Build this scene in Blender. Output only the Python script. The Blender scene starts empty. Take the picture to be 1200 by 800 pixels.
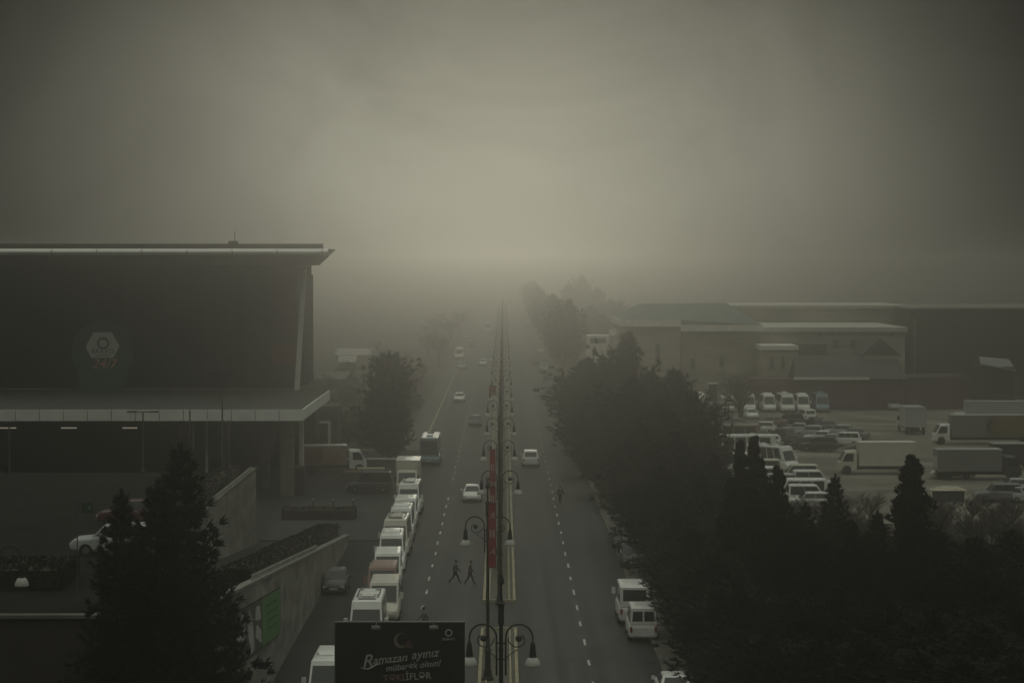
import bpy, math, random
from mathutils import Vector, Matrix
R=math.radians
sc=bpy.context.scene
COL=sc.collection
# ---------------------------------------------------------------- camera
H=22.0; F=2600.0; PITCH=math.atan(90/F)
cd=bpy.data.cameras.new('camera'); cam=bpy.data.objects.new('camera',cd); COL.objects.link(cam)
cam.location=(0,0,H); cam.rotation_euler=(R(90)-PITCH,0,-math.atan(10/F))
cd.lens=36.0*F/1200; cd.sensor_width=36; cd.clip_start=1; cd.clip_end=20000
sc.camera=cam
# ---------------------------------------------------------------- world: overcast sky with a bright break low ahead
SUN_EL=5.0; SUN_AZ=0.0
HAZE_D=.0024; HAZE_G=.93
w=bpy.data.worlds.new("World"); sc.world=w; w.use_nodes=True
nt=w.node_tree; nt.nodes.clear()
def N(t,**k):
    n=nt.nodes.new(t)
    for a,b in k.items(): setattr(n,a,b)
    return n
def M(op,a,b=None,c=None):
    n=N('ShaderNodeMath',operation=op)
    for i,v in enumerate((a,b,c)):
        if v is None: continue
        if isinstance(v,(int,float)): n.inputs[i].default_value=v
        else: nt.links.new(v,n.inputs[i])
    return n.outputs[0]
tc=N('ShaderNodeTexCoord'); sp=N('ShaderNodeSeparateXYZ'); nt.links.new(tc.outputs['Generated'],sp.inputs[0])
az=M('ARCTAN2',sp.outputs[0],sp.outputs[1]); el=M('ARCSINE',sp.outputs[2])
noi=N('ShaderNodeTexNoise'); noi.inputs['Scale'].default_value=7; noi.inputs['Detail'].default_value=7; noi.inputs['Roughness'].default_value=.55; noi.inputs['Distortion'].default_value=.8
nt.links.new(tc.outputs['Generated'],noi.inputs['Vector'])
a2=M('POWER',M('ABSOLUTE',M('DIVIDE',M('SUBTRACT',az,R(SUN_AZ)),R(8.1))),2.8)
de=M('SUBTRACT',el,R(2.2)); lowside=M('LESS_THAN',de,0.0)
sg=M('ADD',M('MULTIPLY',lowside,R(2.6-4.4)),R(4.4))
e2=M('POWER',M('ABSOLUTE',M('DIVIDE',de,sg)),2)
g=M('EXPONENT',M('MULTIPLY',M('ADD',a2,e2),-0.5))
mr=N('ShaderNodeMapRange',interpolation_type='SMOOTHSTEP'); nt.links.new(el,mr.inputs[0])
mr.inputs[1].default_value=R(12); mr.inputs[2].default_value=R(45)
zen=mr.outputs[0]
glow=M('MULTIPLY',g,1.06); over=M('MULTIPLY',zen,2.5); nz=M('ADD',M('MULTIPLY',noi.outputs[0],1.0),0.5)
over=M('MULTIPLY',M('ADD',over,0.02),nz)
glow=M('MULTIPLY',glow,nz)
sky=N('ShaderNodeTexSky',sky_type='NISHITA',sun_disc=False,sun_elevation=R(SUN_EL),sun_rotation=R(SUN_AZ),dust_density=6.0)
hs=N('ShaderNodeHueSaturation'); hs.inputs['Saturation'].default_value=0.15; nt.links.new(sky.outputs[0],hs.inputs['Color'])
bg1=N('ShaderNodeBackground'); nt.links.new(hs.outputs[0],bg1.inputs[0]); bg1.inputs[1].default_value=0.0
bg3=N('ShaderNodeBackground'); bg3.inputs[0].default_value=(.93,.98,.86,1); nt.links.new(over,bg3.inputs[1])
bg2=N('ShaderNodeBackground'); bg2.inputs[0].default_value=(1.0,0.965,0.75,1); nt.links.new(glow,bg2.inputs[1])
ad=N('ShaderNodeAddShader'); nt.links.new(bg3.outputs[0],ad.inputs[0]); nt.links.new(bg2.outputs[0],ad.inputs[1])
out=N('ShaderNodeOutputWorld'); nt.links.new(ad.outputs[0],out.inputs[0])
# ---------------------------------------------------------------- sun behind the fog
sd=bpy.data.lights.new('sun','SUN'); sun=bpy.data.objects.new('sun',sd); COL.objects.link(sun)
sd.energy=0.14; sd.angle=R(6); sd.color=(1.0,0.95,0.76)
sun.rotation_euler=Vector((math.sin(R(SUN_AZ))*math.cos(R(SUN_EL)),math.cos(R(SUN_AZ))*math.cos(R(SUN_EL)),math.sin(R(SUN_EL)))).to_track_quat('Z','Y').to_euler()
sc.view_settings.view_transform='Standard'; sc.view_settings.look='None'; sc.view_settings.exposure=-2.0; sc.view_settings.gamma=1
sc.view_settings.use_curve_mapping=False
sc.cycles.volume_bounces=1; sc.cycles.max_bounces=6; sc.cycles.diffuse_bounces=3
# ---------------------------------------------------------------- helpers
random.seed(7)
rnd=random.uniform
def PX(px,Z): return (px-590.0)*Z/F          # lateral metres at depth Z
def PH(py,Z): return H-(py-310.0)*Z/F        # height in metres at depth Z
def GZ(py,h=0.0): return (H-h)*F/(py-310.0)  # depth of a point of height h
MATS={}
def mat(name,c,rough=.75,metal=0.0,var=.18,scale=1.5,bump=0.0,spec=.3,c2=None,coat=0.0):
    if name in MATS: return MATS[name]
    m=bpy.data.materials.new(name); m.use_nodes=True; t=m.node_tree; b=t.nodes['Principled BSDF']
    b.inputs['Roughness'].default_value=rough; b.inputs['Metallic'].default_value=metal; b.inputs['Specular IOR Level'].default_value=spec
    b.inputs['Coat Weight'].default_value=coat
    tc=t.nodes.new('ShaderNodeTexCoord'); n=t.nodes.new('ShaderNodeTexNoise'); n.inputs['Scale'].default_value=scale; n.inputs['Detail'].default_value=6
    t.links.new(tc.outputs['Object'],n.inputs['Vector'])
    r=t.nodes.new('ShaderNodeValToRGB'); r.color_ramp.elements[0].position=.3; r.color_ramp.elements[1].position=.7
    lo=c2 if c2 else tuple(v*(1-var) for v in c); hi=tuple(min(1,v*(1+var)) for v in c)
    r.color_ramp.elements[0].color=(*lo,1); r.color_ramp.elements[1].color=(*hi,1)
    t.links.new(n.outputs[0],r.inputs[0]); t.links.new(r.outputs[0],b.inputs['Base Color'])
    if bump:
        bp=t.nodes.new('ShaderNodeBump'); bp.inputs['Strength'].default_value=bump; bp.inputs['Distance'].default_value=.05
        t.links.new(n.outputs[0],bp.inputs['Height']); t.links.new(bp.outputs[0],b.inputs['Normal'])
    MATS[name]=m; return m
def emis(name,c,s):
    m=bpy.data.materials.new(name); m.use_nodes=True; b=m.node_tree.nodes['Principled BSDF']
    b.inputs['Base Color'].default_value=(*c,1); b.inputs['Emission Color'].default_value=(*c,1); b.inputs['Emission Strength'].default_value=s; return m
class MB:
    def __init__(s): s.v=[]; s.f=[]
    def add(s,vs,fs):
        k=len(s.v); s.v+= [tuple(p) for p in vs]; s.f+= [tuple(i+k for i in f) for f in fs]; return s
    def box(s,x0,x1,y0,y1,z0,z1):
        return s.add([(x0,y0,z0),(x1,y0,z0),(x1,y1,z0),(x0,y1,z0),(x0,y0,z1),(x1,y0,z1),(x1,y1,z1),(x0,y1,z1)],
            [(0,3,2,1),(4,5,6,7),(0,1,5,4),(1,2,6,5),(2,3,7,6),(3,0,4,7)])
    def quad(s,*p): return s.add(p,[tuple(range(len(p)))])
    def slab(s,poly,n,d):
        """polygon given by 3-D points, thickened by d along n"""
        n=Vector(n).normalized()*d; k=len(poly); a=[Vector(p) for p in poly]; b=[p+n for p in a]
        return s.add(a+b,[tuple(range(k-1,-1,-1)),tuple(range(k,2*k))]+[(i,(i+1)%k,k+(i+1)%k,k+i) for i in range(k)])
    def tube(s,pts,r,n=6,r1=None,closed_ends=True):
        pts=[Vector(p) for p in pts]; k0=len(s.v); m=len(pts); up=None
        for i,p in enumerate(pts):
            d=(pts[min(i+1,m-1)]-pts[max(i-1,0)]).normalized()
            a=d.cross(Vector((0,0,1)));
            if a.length<.05: a=d.cross(Vector((0,1,0)))
            a.normalize(); b=d.cross(a)
            rr=r if r1 is None else r+(r1-r)*i/max(1,m-1)
            if isinstance(r,(list,tuple)): rr=r[i]
            for j in range(n):
                t=2*math.pi*j/n; s.v.append(tuple(p+a*math.cos(t)*rr+b*math.sin(t)*rr))
        for i in range(m-1):
            for j in range(n): s.f.append((k0+i*n+j,k0+i*n+(j+1)%n,k0+(i+1)*n+(j+1)%n,k0+(i+1)*n+j))
        if closed_ends: s.f.append(tuple(k0+j for j in range(n))); s.f.append(tuple(k0+(m-1)*n+n-1-j for j in range(n)))
        return s
    def lathe(s,prof,c=(0,0,0),n=12):
        k0=len(s.v)
        for r,z in prof:
            for j in range(n):
                t=2*math.pi*j/n; s.v.append((c[0]+r*math.cos(t),c[1]+r*math.sin(t),c[2]+z))
        for i in range(len(prof)-1):
            for j in range(n): s.f.append((k0+i*n+j,k0+i*n+(j+1)%n,k0+(i+1)*n+(j+1)%n,k0+(i+1)*n+j))
        s.f.append(tuple(k0+n-1-j for j in range(n))); s.f.append(tuple(k0+(len(prof)-1)*n+j for j in range(n)))
        return s
    def loft(s,st):
        """st: list of (y,[half profile (x,z)...]) mirrored in x"""
        k0=len(s.v); m=None
        for y,hp in st:
            ring=[(x,y,z) for x,z in hp]+[(-x,y,z) for x,z in reversed(hp) if x>1e-6]
            m=len(ring); s.v+=ring
        for i in range(len(st)-1):
            for j in range(m): s.f.append((k0+i*m+j,k0+i*m+(j+1)%m,k0+(i+1)*m+(j+1)%m,k0+(i+1)*m+j))
        s.f.append(tuple(k0+m-1-j for j in range(m))); s.f.append(tuple(k0+(len(st)-1)*m+j for j in range(m)))
        return s
    def mesh(s,name,m,smooth=False):
        me=bpy.data.meshes.new(name); me.from_pydata(s.v,[],s.f); me.update()
        if m: me.materials.append(m)
        if smooth: me.polygons.foreach_set('use_smooth',[True]*len(me.polygons))
        return me
    def build(s,name,m,parent=None,smooth=False,fix=False):
        me=s.mesh(name,m,smooth)
        if fix:
            import bmesh
            b=bmesh.new(); b.from_mesh(me); bmesh.ops.recalc_face_normals(b,faces=b.faces); b.to_mesh(me); b.free()
        return link(name,me,parent)
def link(name,data,parent=None):
    o=bpy.data.objects.new(name,data); COL.objects.link(o); o.parent=parent; return o
def tag(o,label,cat,group=None):
    o['label']=label; o['category']=cat
    if group: o['group']=group
    return o
def thing(name,label,cat,loc=(0,0,0),rz=0,group=None):
    o=link(name,None); o.location=loc; o.rotation_euler.z=rz; return tag(o,label,cat,group)
def struct(o,kind='structure'): o['kind']=kind; return o
def copy_tree(o,parent=None):
    c=o.copy(); COL.objects.link(c)
    if parent: c.parent=parent
    for ch in list(o.children): copy_tree(ch,c)
    return c
PROTO={}
def put(key,maker,label,loc,rz=0,group=None,scale=None):
    """first use builds the thing, later uses copy it with all its parts"""
    if key not in PROTO: o=PROTO[key]=maker()
    else: o=copy_tree(PROTO[key])
    o.location=loc; o.rotation_euler.z=rz
    o.scale=scale if scale else (1,1,1)
    o['label']=label
    if group: o['group']=group
    elif 'group' in o: del o['group']
    return o
def text(s,size,name,m,parent,M_,shear=0,extrude=.01,align='CENTER'):
    c=bpy.data.curves.new(name,'FONT'); c.body=s; c.size=size; c.align_x=align; c.align_y='CENTER'; c.extrude=extrude; c.shear=shear; c.offset=size*.008
    o=bpy.data.objects.new(name,c); COL.objects.link(o)
    dg=bpy.context.evaluated_depsgraph_get(); me=bpy.data.meshes.new_from_object(o.evaluated_get(dg)); bpy.data.objects.remove(o)
    me.materials.clear(); me.materials.append(m)
    q=link(name,me,parent); q.matrix_local=M_; return q
# ---------------------------------------------------------------- materials
ASPH=mat('asphalt',(.027,.027,.0245),rough=.62,var=.25,scale=.25,spec=.38)
ASPH2=mat('old asphalt',(.026,.027,.025),rough=.85,var=.25,scale=.3,spec=.2)
CONC=mat('concrete paving',(.17,.155,.125),rough=.9,var=.25,scale=.15,spec=.15)
EARTH=mat('earth',(.06,.055,.045),rough=.95,var=.35,scale=.05,spec=.1)
PAINT=mat('road paint',(.46,.455,.40),rough=.85,var=.4,scale=3)
KERBG=mat('grey kerb',(.12,.115,.095),rough=.9,var=.3,scale=.8)
KERB=mat('kerb stone',(.30,.27,.18),rough=.9,var=.2,scale=.8)
WALLG=mat('rendered wall',(.12,.12,.10),rough=.9,var=.18,scale=.35)
WALLD=mat('retaining concrete',(.19,.185,.16),rough=.9,var=.22,scale=.3)
BROWN=mat('brown stone cladding',(.034,.029,.024),rough=.9,var=.2,scale=.6)
BEIGE=mat('beige render',(.34,.31,.245),rough=.9,var=.1,scale=.2)
TRIM=mat('pale trim',(.68,.67,.59),rough=.7,var=.08,scale=1)
CANF=mat('canopy panel',(.72,.72,.66),rough=.6,var=.1,scale=.7)
DARKM=mat('dark metal',(.015,.016,.015),rough=.5,metal=.3,var=.1)
GLASSD=mat('dark glass',(.02,.024,.024),rough=.12,var=.15,scale=.2,spec=.5)
GLAZ=mat('facade glazing',(.012,.015,.014),rough=.22,var=.25,scale=.06,spec=.4)
GROOF=mat('green roof sheet',(.085,.115,.10),rough=.7,var=.15,scale=.4)
DROOF=mat('dark roof sheet',(.06,.062,.06),rough=.8,var=.15,scale=.3)
REDB=mat('red brown wall',(.10,.07,.058),rough=.9,var=.2,scale=.3)
TYRE=mat('tyre rubber',(.012,.012,.012),rough=.9)
RIM=mat('wheel rim',(.25,.25,.25),rough=.4,metal=.7)
HEADL=mat('headlight glass',(.6,.6,.56),rough=.15,spec=.6)
TAILL=mat('tail light glass',(.22,.02,.015),rough=.25)
PLATE=mat('number plate',(.6,.6,.56),rough=.5)
CHAS=mat('chassis steel',(.02,.02,.02),rough=.7)
SKINM=mat('skin',(.35,.22,.15),rough=.6)
BARK=mat('bark',(.045,.036,.027),rough=.95,var=.3,scale=6)
def leafmat(name,c):
    m=mat(name,c,rough=.75,var=.6,scale=.55,spec=.15); return m
PINE=leafmat('pine needles',(.014,.019,.012)); SPRUCE=leafmat('spruce needles',(.010,.013,.009)); CYP=leafmat('cypress foliage',(.010,.013,.009)); BUSH=leafmat('shrub leaves',(.035,.045,.02)); HEDGE=leafmat('hedge leaves',(.016,.021,.012))
# ---------------------------------------------------------------- the setting
struct(MB().box(-2500,2500,-200,9000,-.6,0).build('ground',EARTH))
RL,RR=-9.6,8.6
b=MB(); b.box(RL,RR,60,1700,0,.012); struct(b.build('road',ASPH))
b=MB(); b.box(-12.2,RL,100,262,0,.010); b.box(-60,-9.6,174.5,262,0,.006); struct(b.build('side_road',ASPH2))
b=MB(); b.box(10.8,140,188,350,0,.012); struct(b.build('parking_lot',CONC))
b=MB(); b.box(RR+.25,10.8,60,1700,0,.14); b.box(-12.4,RL-.25,262,1700,0,.13); struct(b.build('pavement',mat('paving slabs',(.10,.095,.08),rough=.9,var=.25,scale=1.2)))
struct(MB().box(RR,RR+.25,60,1700,0,.16).build('kerb',KERBG)); b=MB(); b.box(RL-.25,RL,262,1700,0,.15); b.box(-40,RL,261.75,262.0,0,.15); b.box(-40,-14,262,262.6,.0,.14); struct(b.build('kerb',KERB))
def track(m,sx=.9,sy=.012,amt=.35):
    # long wear streaks and patches running along the street
    t=m.node_tree; b_=t.nodes['Principled BSDF']; src=b_.inputs['Base Color'].links[0].from_socket
    tc=t.nodes.new('ShaderNodeTexCoord'); mp=t.nodes.new('ShaderNodeMapping'); mp.inputs['Scale'].default_value=(sx,sy,1)
    n=t.nodes.new('ShaderNodeTexNoise'); n.inputs['Scale'].default_value=1; n.inputs['Detail'].default_value=4
    r=t.nodes.new('ShaderNodeMapRange'); r.inputs[1].default_value=.35; r.inputs[2].default_value=.65; r.inputs[3].default_value=1-amt; r.inputs[4].default_value=1+amt
    v=t.nodes.new('ShaderNodeTexVoronoi'); v.inputs['Scale'].default_value=.11; v.feature='F1'
    r2=t.nodes.new('ShaderNodeMapRange'); r2.inputs[3].default_value=.86; r2.inputs[4].default_value=1.14
    mu=t.nodes.new('ShaderNodeMath'); mu.operation='MULTIPLY'; mx=t.nodes.new('ShaderNodeVectorMath'); mx.operation='SCALE'
    t.links.new(tc.outputs['Object'],mp.inputs[0]); t.links.new(mp.outputs[0],n.inputs['Vector']); t.links.new(n.outputs[0],r.inputs[0])
    t.links.new(tc.outputs['Object'],v.inputs['Vector']); t.links.new(v.outputs['Color'],r2.inputs[0]); t.links.new(r.outputs[0],mu.inputs[0]); t.links.new(r2.outputs[0],mu.inputs[1])
    t.links.new(src,mx.inputs[0]); t.links.new(mu.outputs[0],mx.inputs['Scale']); t.links.new(mx.outputs[0],b_.inputs['Base Color'])
track(ASPH,.9,.012,.5); track(WALLD,.35,.35,.35); track(WALLG,.3,.3,.3); track(BEIGE,.12,.12,.18); track(REDB,.25,.25,.3); track(ASPH2,.5,.05,.3); track(CONC,.08,.12,.35); track(EARTH,.05,.03,.3)
# lane dashes
b=MB(); z=88.0
while z<1200:
    for x in (-5.2,4.72):
        if rnd(0,1)<.05 and z>200: continue
        j=rnd(-.03,.03); a_=z+rnd(0,.5); b.box(x-.07+j,x+.065+j,a_,z+2.4-rnd(0,.6),.012,.016)
    z+=6.6
struct(b.build('lane_markings',PAINT))
# median: two beds either side of a pedestrian gap
for z0,z1 in ((60,133),(144,1150)):
    k=MB(); k.box(-1.36,-1.18,z0,z1,0,.18); k.box(.62,.80,z0,z1,0,.18); k.box(-1.18,.62,z0,z0+.2,0,.18); k.box(-1.18,.62,z1-.2,z1,0,.18)
    k.box(-.98,-.88,z0+.2,z1-.2,0,.16); k.box(.32,.42,z0+.2,z1-.2,0,.16); struct(k.build('median_kerb',KERB))
    k=MB(); k.box(-.88,.32,z0+.2,z1-.2,0,.10); k.box(-1.18,-.98,z0+.2,z1-.2,0,.10); k.box(.42,.62,z0+.2,z1-.2,0,.10); struct(k.build('median_bed',mat('median soil',(.10,.095,.075),rough=.95,var=.3,scale=3)))
# ---- foliage generators
def tuft(b,p,d,L,wd,n,spread):
    for _ in range(n):
        q=(d+Vector((rnd(-1,1),rnd(-1,1),rnd(-1,1)))*spread).normalized()
        s=q.cross(Vector((rnd(-1,1),rnd(-1,1),rnd(-1,1)))).normalized()*wd
        l=L*rnd(.7,1.2); k=len(b.v)
        b.v+= [tuple(p-s*.5),tuple(p+q*l*.5+s),tuple(p+q*l),tuple(p+q*l*.5-s)]; b.f.append((k,k+1,k+2,k+3))
def lerp_prof(prof,t):
    for (a,ra),(c,rc) in zip(prof,prof[1:]):
        if a<=t<=c: return ra+(rc-ra)*(t-a)/(c-a)
    return prof[-1][1]
def conifer(h,r,prof,nb,lift,step,L,wd,n,spread,seed,leaf,t0=.08,droop=0,name='pine_tree',lab='pine',lump=.5):
    random.seed(seed)
    root=thing(name,lab,'tree')
    tr=MB(); pts=[(rnd(-.06,.06)*i,rnd(-.06,.06)*i,h*.97*i/6) for i in range(7)]; tr.tube(pts,.022*h,8,r1=.03)
    b=MB(); lumps=[(rnd(0,6.28),rnd(.1,1),rnd(.7,1.0+lump)) for _ in range(14)]
    nw_=int(h*1.9)
    for i in range(nb):
        t=t0+(1-t0)*((i+.5)/nb)**1.05
        if droop: t=t0+(1-t0)*(round((t-t0)/(1-t0)*nw_)/nw_)*.985+rnd(0,.006)
        a=i*2.39996+rnd(-.3,.3)
        R0=r*lerp_prof(prof,t)*(rnd(.55,1.18) if droop else rnd(.68,1.12))
        for la,lt,lk in lumps:
            da=abs((a-la+math.pi)%(2*math.pi)-math.pi)
            if da<.7 and abs(t-lt)<.10: R0*=lk
        R0=max(R0,.15); z0=h*t*.97
        d0=Vector((math.cos(a),math.sin(a),0)); up=lift*rnd(.7,1.3)
        ns=max(3,int(R0/step)); tip=None; pb=[]
        for k in range(ns+1):
            u=k/ns; p=d0*(R0*u)+Vector((0,0,z0+R0*(up*u-droop*u*(1-u)*2+ (.18*u*u if droop else .22*u*u))))
            p+=Vector((rnd(-1,1),rnd(-1,1),rnd(-.6,.6)))*.10*R0*u
            pb.append(p)
        if i%3==0 and R0>.8: tr.tube(pb,.03,3,r1=.01,closed_ends=False)
        for k in range(1,ns+1):
            u=k/ns; dd=(pb[k]-pb[k-1]).normalized()
            if u<.15 : continue
            side=dd.cross(Vector((0,0,1))).normalized()
            wdt=.28*R0*(1-u)+.12
            for s in ((0,) if u>.85 else (-1,0,1)):
                tuft(b,pb[k]+side*s*wdt*rnd(.5,1.1),dd+side*s*.6,L*(.8+.5*(u>.8)),wd,n,spread)
    # leader
    for k in range(8): tuft(b,Vector((0,0,h*.9+h*.1*k/8)),Vector((0,0,1)),L*.9,wd,n,.7)
    tr.build('trunk',BARK,root); b.build('crown',leaf,root)
    return root
pineprof=[(0,.55),(.15,.9),(.32,1),(.55,.76),(.75,.42),(.88,.2),(.95,.08),(1,.02)]
loneprof=[(0,.75),(.1,.95),(.45,1),(.72,.84),(.88,.55),(.96,.28),(1,.08)]
spprof=[(0,1),(.25,.92),(.5,.68),(.66,.5),(.8,.32),(.92,.13),(1,.02)]
def mk_pine(s): return lambda: conifer(13,3.7,pineprof,200+10*s,.75,.42,.62,.07,7,.6,40+s,PINE,t0=.10)
def mk_lone(s): return lambda: conifer(12,2.9,loneprof,230,.42,.36,.75,.06,8,.42,70+s,PINE,t0=.02)
def mk_fpine(s): return lambda: conifer(13,3.7,pineprof,150,.75,.75,.95,.14,5,.75,60+s,PINE,t0=.10)
def mk_spruce(s): return lambda: conifer(14,3.6,spprof,330,-.05,.25,.38,.032,16,.55,80+s,SPRUCE,t0=.03,droop=.28,name='spruce_tree',lab='spruce',lump=.5)
def mk_cyp(s):
    def f():
        random.seed(100+s); root=thing('cypress_tree','cypress','tree')
        h=12; MB().tube([(0,0,0),(rnd(-.1,.1),0,h*.5),(0,rnd(-.1,.1),h*.95)],.16,7,r1=.03).build('trunk',BARK,root)
        b=MB()
        for i in range(46):
            t=(i+.5)/46; rr=1.08*rnd(.7,1.15)*lerp_prof([(0,.5),(.15,.95),(.5,1),(.8,.62),(.93,.45),(1,.12)],t)
            for q in range(3):
                a=rnd(0,6.28); cr=rr*rnd(.22,.58); of=rnd(.2,.95); c=Vector((math.cos(a)*rr*of,math.sin(a)*rr*of,h*(.04+.94*t)+rnd(-.2,.2)))
                for _ in range(42):
                    d=Vector((rnd(-1,1),rnd(-1,1),rnd(-.7,1.2))).normalized()
                    tuft(b,c+d*cr*rnd(.6,1.05),(d*.6+Vector((0,0,.8))).normalized(),.34,.07,2,.35)
        b.build('crown',CYP,root); return root
    return f
def mk_bush(s):
    def f():
        random.seed(140+s); root=thing('shrub','shrub','shrub'); MB().tube([(0,0,0),(0,0,.7)],.06,6).build('stem',BARK,root)
        b=MB()
        for q in range(16):
            a=rnd(0,6.28); rr=rnd(0,.9); c=Vector((math.cos(a)*rr,math.sin(a)*rr,rnd(.4,1.5))); cr=rnd(.3,.6)
            for _ in range(60):
                d=Vector((rnd(-1,1),rnd(-1,1),rnd(-1,1))).normalized(); tuft(b,c+d*cr*rnd(.5,1),d,.22,.07,2,.9)
        b.build('foliage',BUSH,root); return root
    return f
def mk_bare(s):
    def f():
        random.seed(160+s); root=thing('bare_tree','bare tree','tree'); tr=MB(); tw=MB()
        def br(p,d,L,r,lv):
            pts=[p]; q=p.copy(); dd=d.copy()
            for i in range(4):
                dd=(dd+Vector((rnd(-1,1),rnd(-1,1),rnd(-.3,.8)))*.16).normalized(); q=q+dd*L/4; pts.append(q.copy())
            (tr if lv<2 else tw).tube(pts,r,6 if lv<2 else 3,r1=r*.55,closed_ends=False)
            if lv<5:
                for k in range((8,5,4,4,3)[lv]):
                    u=rnd(.3,.99)*4; ii=int(u); base=pts[ii].lerp(pts[ii+1],u-ii); aa=k*2.4+rnd(-.4,.4)
                    nd=(dd*(.75 if lv==0 else 1)+Vector((math.cos(aa),math.sin(aa),rnd(-.1,.5)))*(.62 if lv==0 else .75)).normalized(); br(base,nd,L*rnd(.5,.72),r*.5,lv+1)
        br(Vector((0,0,0)),Vector((0,0,1)),3.4,.16,0)
        tr.build('trunk',BARK,root); tw.build('crown',mat('twigs',(.05,.045,.035),rough=.95),root); return root
    return f
def hedge(name,label,x0,x1,y0,y1,z0a,z0b,hh,seed,dens=26,leaf=.14,m=None,wd=.05):
    """clipped hedge whose foot runs from height z0a (at y0) to z0b (at y1)"""
    random.seed(seed); root=thing(name,label,'hedge',(x0,y0,z0a)); L=max(y1-y0,x1-x0); b=MB(); core=MB()
    core.add([(0.08,.05,0),(x1-x0-.08,.05,0),(x1-x0-.08,y1-y0-.05,z0b-z0a),(.08,y1-y0-.05,z0b-z0a),(.08,.05,hh-.08),(x1-x0-.08,.05,hh-.08),(x1-x0-.08,y1-y0-.05,z0b-z0a+hh-.08),(.08,y1-y0-.05,z0b-z0a+hh-.08)],
        [(0,3,2,1),(4,5,6,7),(0,1,5,4),(1,2,6,5),(2,3,7,6),(3,0,4,7)])
    n=int(dens*L)
    for _ in range(n):
        u=rnd(0,1); y=(y1-y0)*u; x=rnd(0,x1-x0); s=random.choice((0,1,2,2,3))
        zt=(z0b-z0a)*u+hh
        if s==0: p=(0.04,y,zt-rnd(0,hh)); d=(-1,0,.4)
        elif s==1: p=(x1-x0-.04,y,zt-rnd(0,hh)); d=(1,0,.4)
        elif s==3 : p=(x,0.02,z0a*0+rnd(0,hh)); d=(0,-1,.4)
        else: p=(x,y,zt-.06); d=(0,0,1)
        tuft(b,Vector(p),Vector(d),leaf,wd,2,.8)
    core.build('stem_mass',BARK,root); b.build('foliage',m or HEDGE,root); return root
# ---------------------------------------------------------------- vehicles (front towards +Y)
def paint(name,c): return mat('paint '+name,c,rough=.38,var=.13,scale=.8,spec=.5,coat=.3)
PT=dict(white=paint('white',(.74,.74,.69)),cream=paint('cream',(.55,.53,.44)),silver=paint('silver',(.40,.41,.39)),grey=paint('grey',(.16,.165,.16)),dark=paint('dark',(.03,.032,.033)),
 black=paint('black',(.012,.012,.013)),red=paint('red',(.075,.022,.018)),brown=paint('brown',(.22,.12,.085)),blue=paint('blue',(.16,.23,.26)),green=paint('green',(.05,.09,.06)),tan=paint('tan',(.26,.21,.15)),orange=paint('orange',(.40,.19,.09)))
def panel(b,q,u0,u1,v0,v1,off=.010):
    """flat pane lying on quad q=(A,B,C,D) (A,B bottom; D,C top)"""
    A,B,C_,D=[Vector(p) for p in q]
    def P(u,v): return (A*(1-u)+B*u)*(1-v)+(D*(1-u)+C_*u)*v
    n=(B-A).cross(D-A).normalized()
    pts=[P(u0,v0),P(u1,v0),P(u1,v1),P(u0,v1)]
    b.slab([p-n*.02 for p in pts],n,.02+off)
SPEC=dict(
 sedan=dict(L=4.5,W=1.76,zb=.2,belt=.93,hood=.86,nose=.66,gb=(-1.6,1.0),gt=(-1.0,.30),H=1.45,wt=.60,wr=.31,ax=1.32,tail=.95,cat='car',n='parked_car'),
 hatch=dict(L=3.95,W=1.68,zb=.2,belt=.95,hood=.90,nose=.68,gb=(-1.85,.98),gt=(-1.5,.30),H=1.5,wt=.62,wr=.3,ax=1.2,tail=.93,cat='car',n='parked_car'),
 suv=dict(L=4.6,W=1.86,zb=.28,belt=1.1,hood=1.05,nose=.8,gb=(-2.15,1.0),gt=(-1.9,.42),H=1.76,wt=.68,wr=.36,ax=1.36,tail=1.08,cat='car',n='parked_car'),
 van=dict(L=4.3,W=1.74,zb=.22,belt=1.05,hood=1.0,nose=.72,gb=(-2.1,1.2),gt=(-2.02,.55),H=2.02,wt=.72,wr=.31,ax=1.32,tail=1.04,cat='van',n='parked_van'),
 bigvan=dict(L=5.3,W=1.95,zb=.28,belt=1.2,hood=1.12,nose=.8,gb=(-2.6,1.75),gt=(-2.52,1.05),H=2.42,wt=.80,wr=.35,ax=1.62,tail=1.19,cat='van',n='parked_van'),
 minibus=dict(L=6.4,W=2.12,zb=.32,belt=1.25,hood=1.15,nose=.85,gb=(-3.12,2.65),gt=(-3.02,1.95),H=2.78,wt=.84,wr=.38,ax=1.95,tail=1.24,cat='minibus',n='minibus'),
 shuttle=dict(L=5.9,W=2.02,zb=.3,belt=1.22,hood=1.12,nose=.82,gb=(-2.9,2.25),gt=(-2.82,1.45),H=2.6,wt=.80,wr=.36,ax=1.8,tail=1.21,cat='minibus',n='minibus'),
 coach=dict(L=9.5,W=2.45,zb=.35,belt=1.25,hood=1.2,nose=1.0,gb=(-4.7,4.5),gt=(-4.62,4.25),H=3.15,wt=1.06,wr=.46,ax=2.9,tail=1.24,cat='bus',n='parked_bus'))
VM={}
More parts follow.
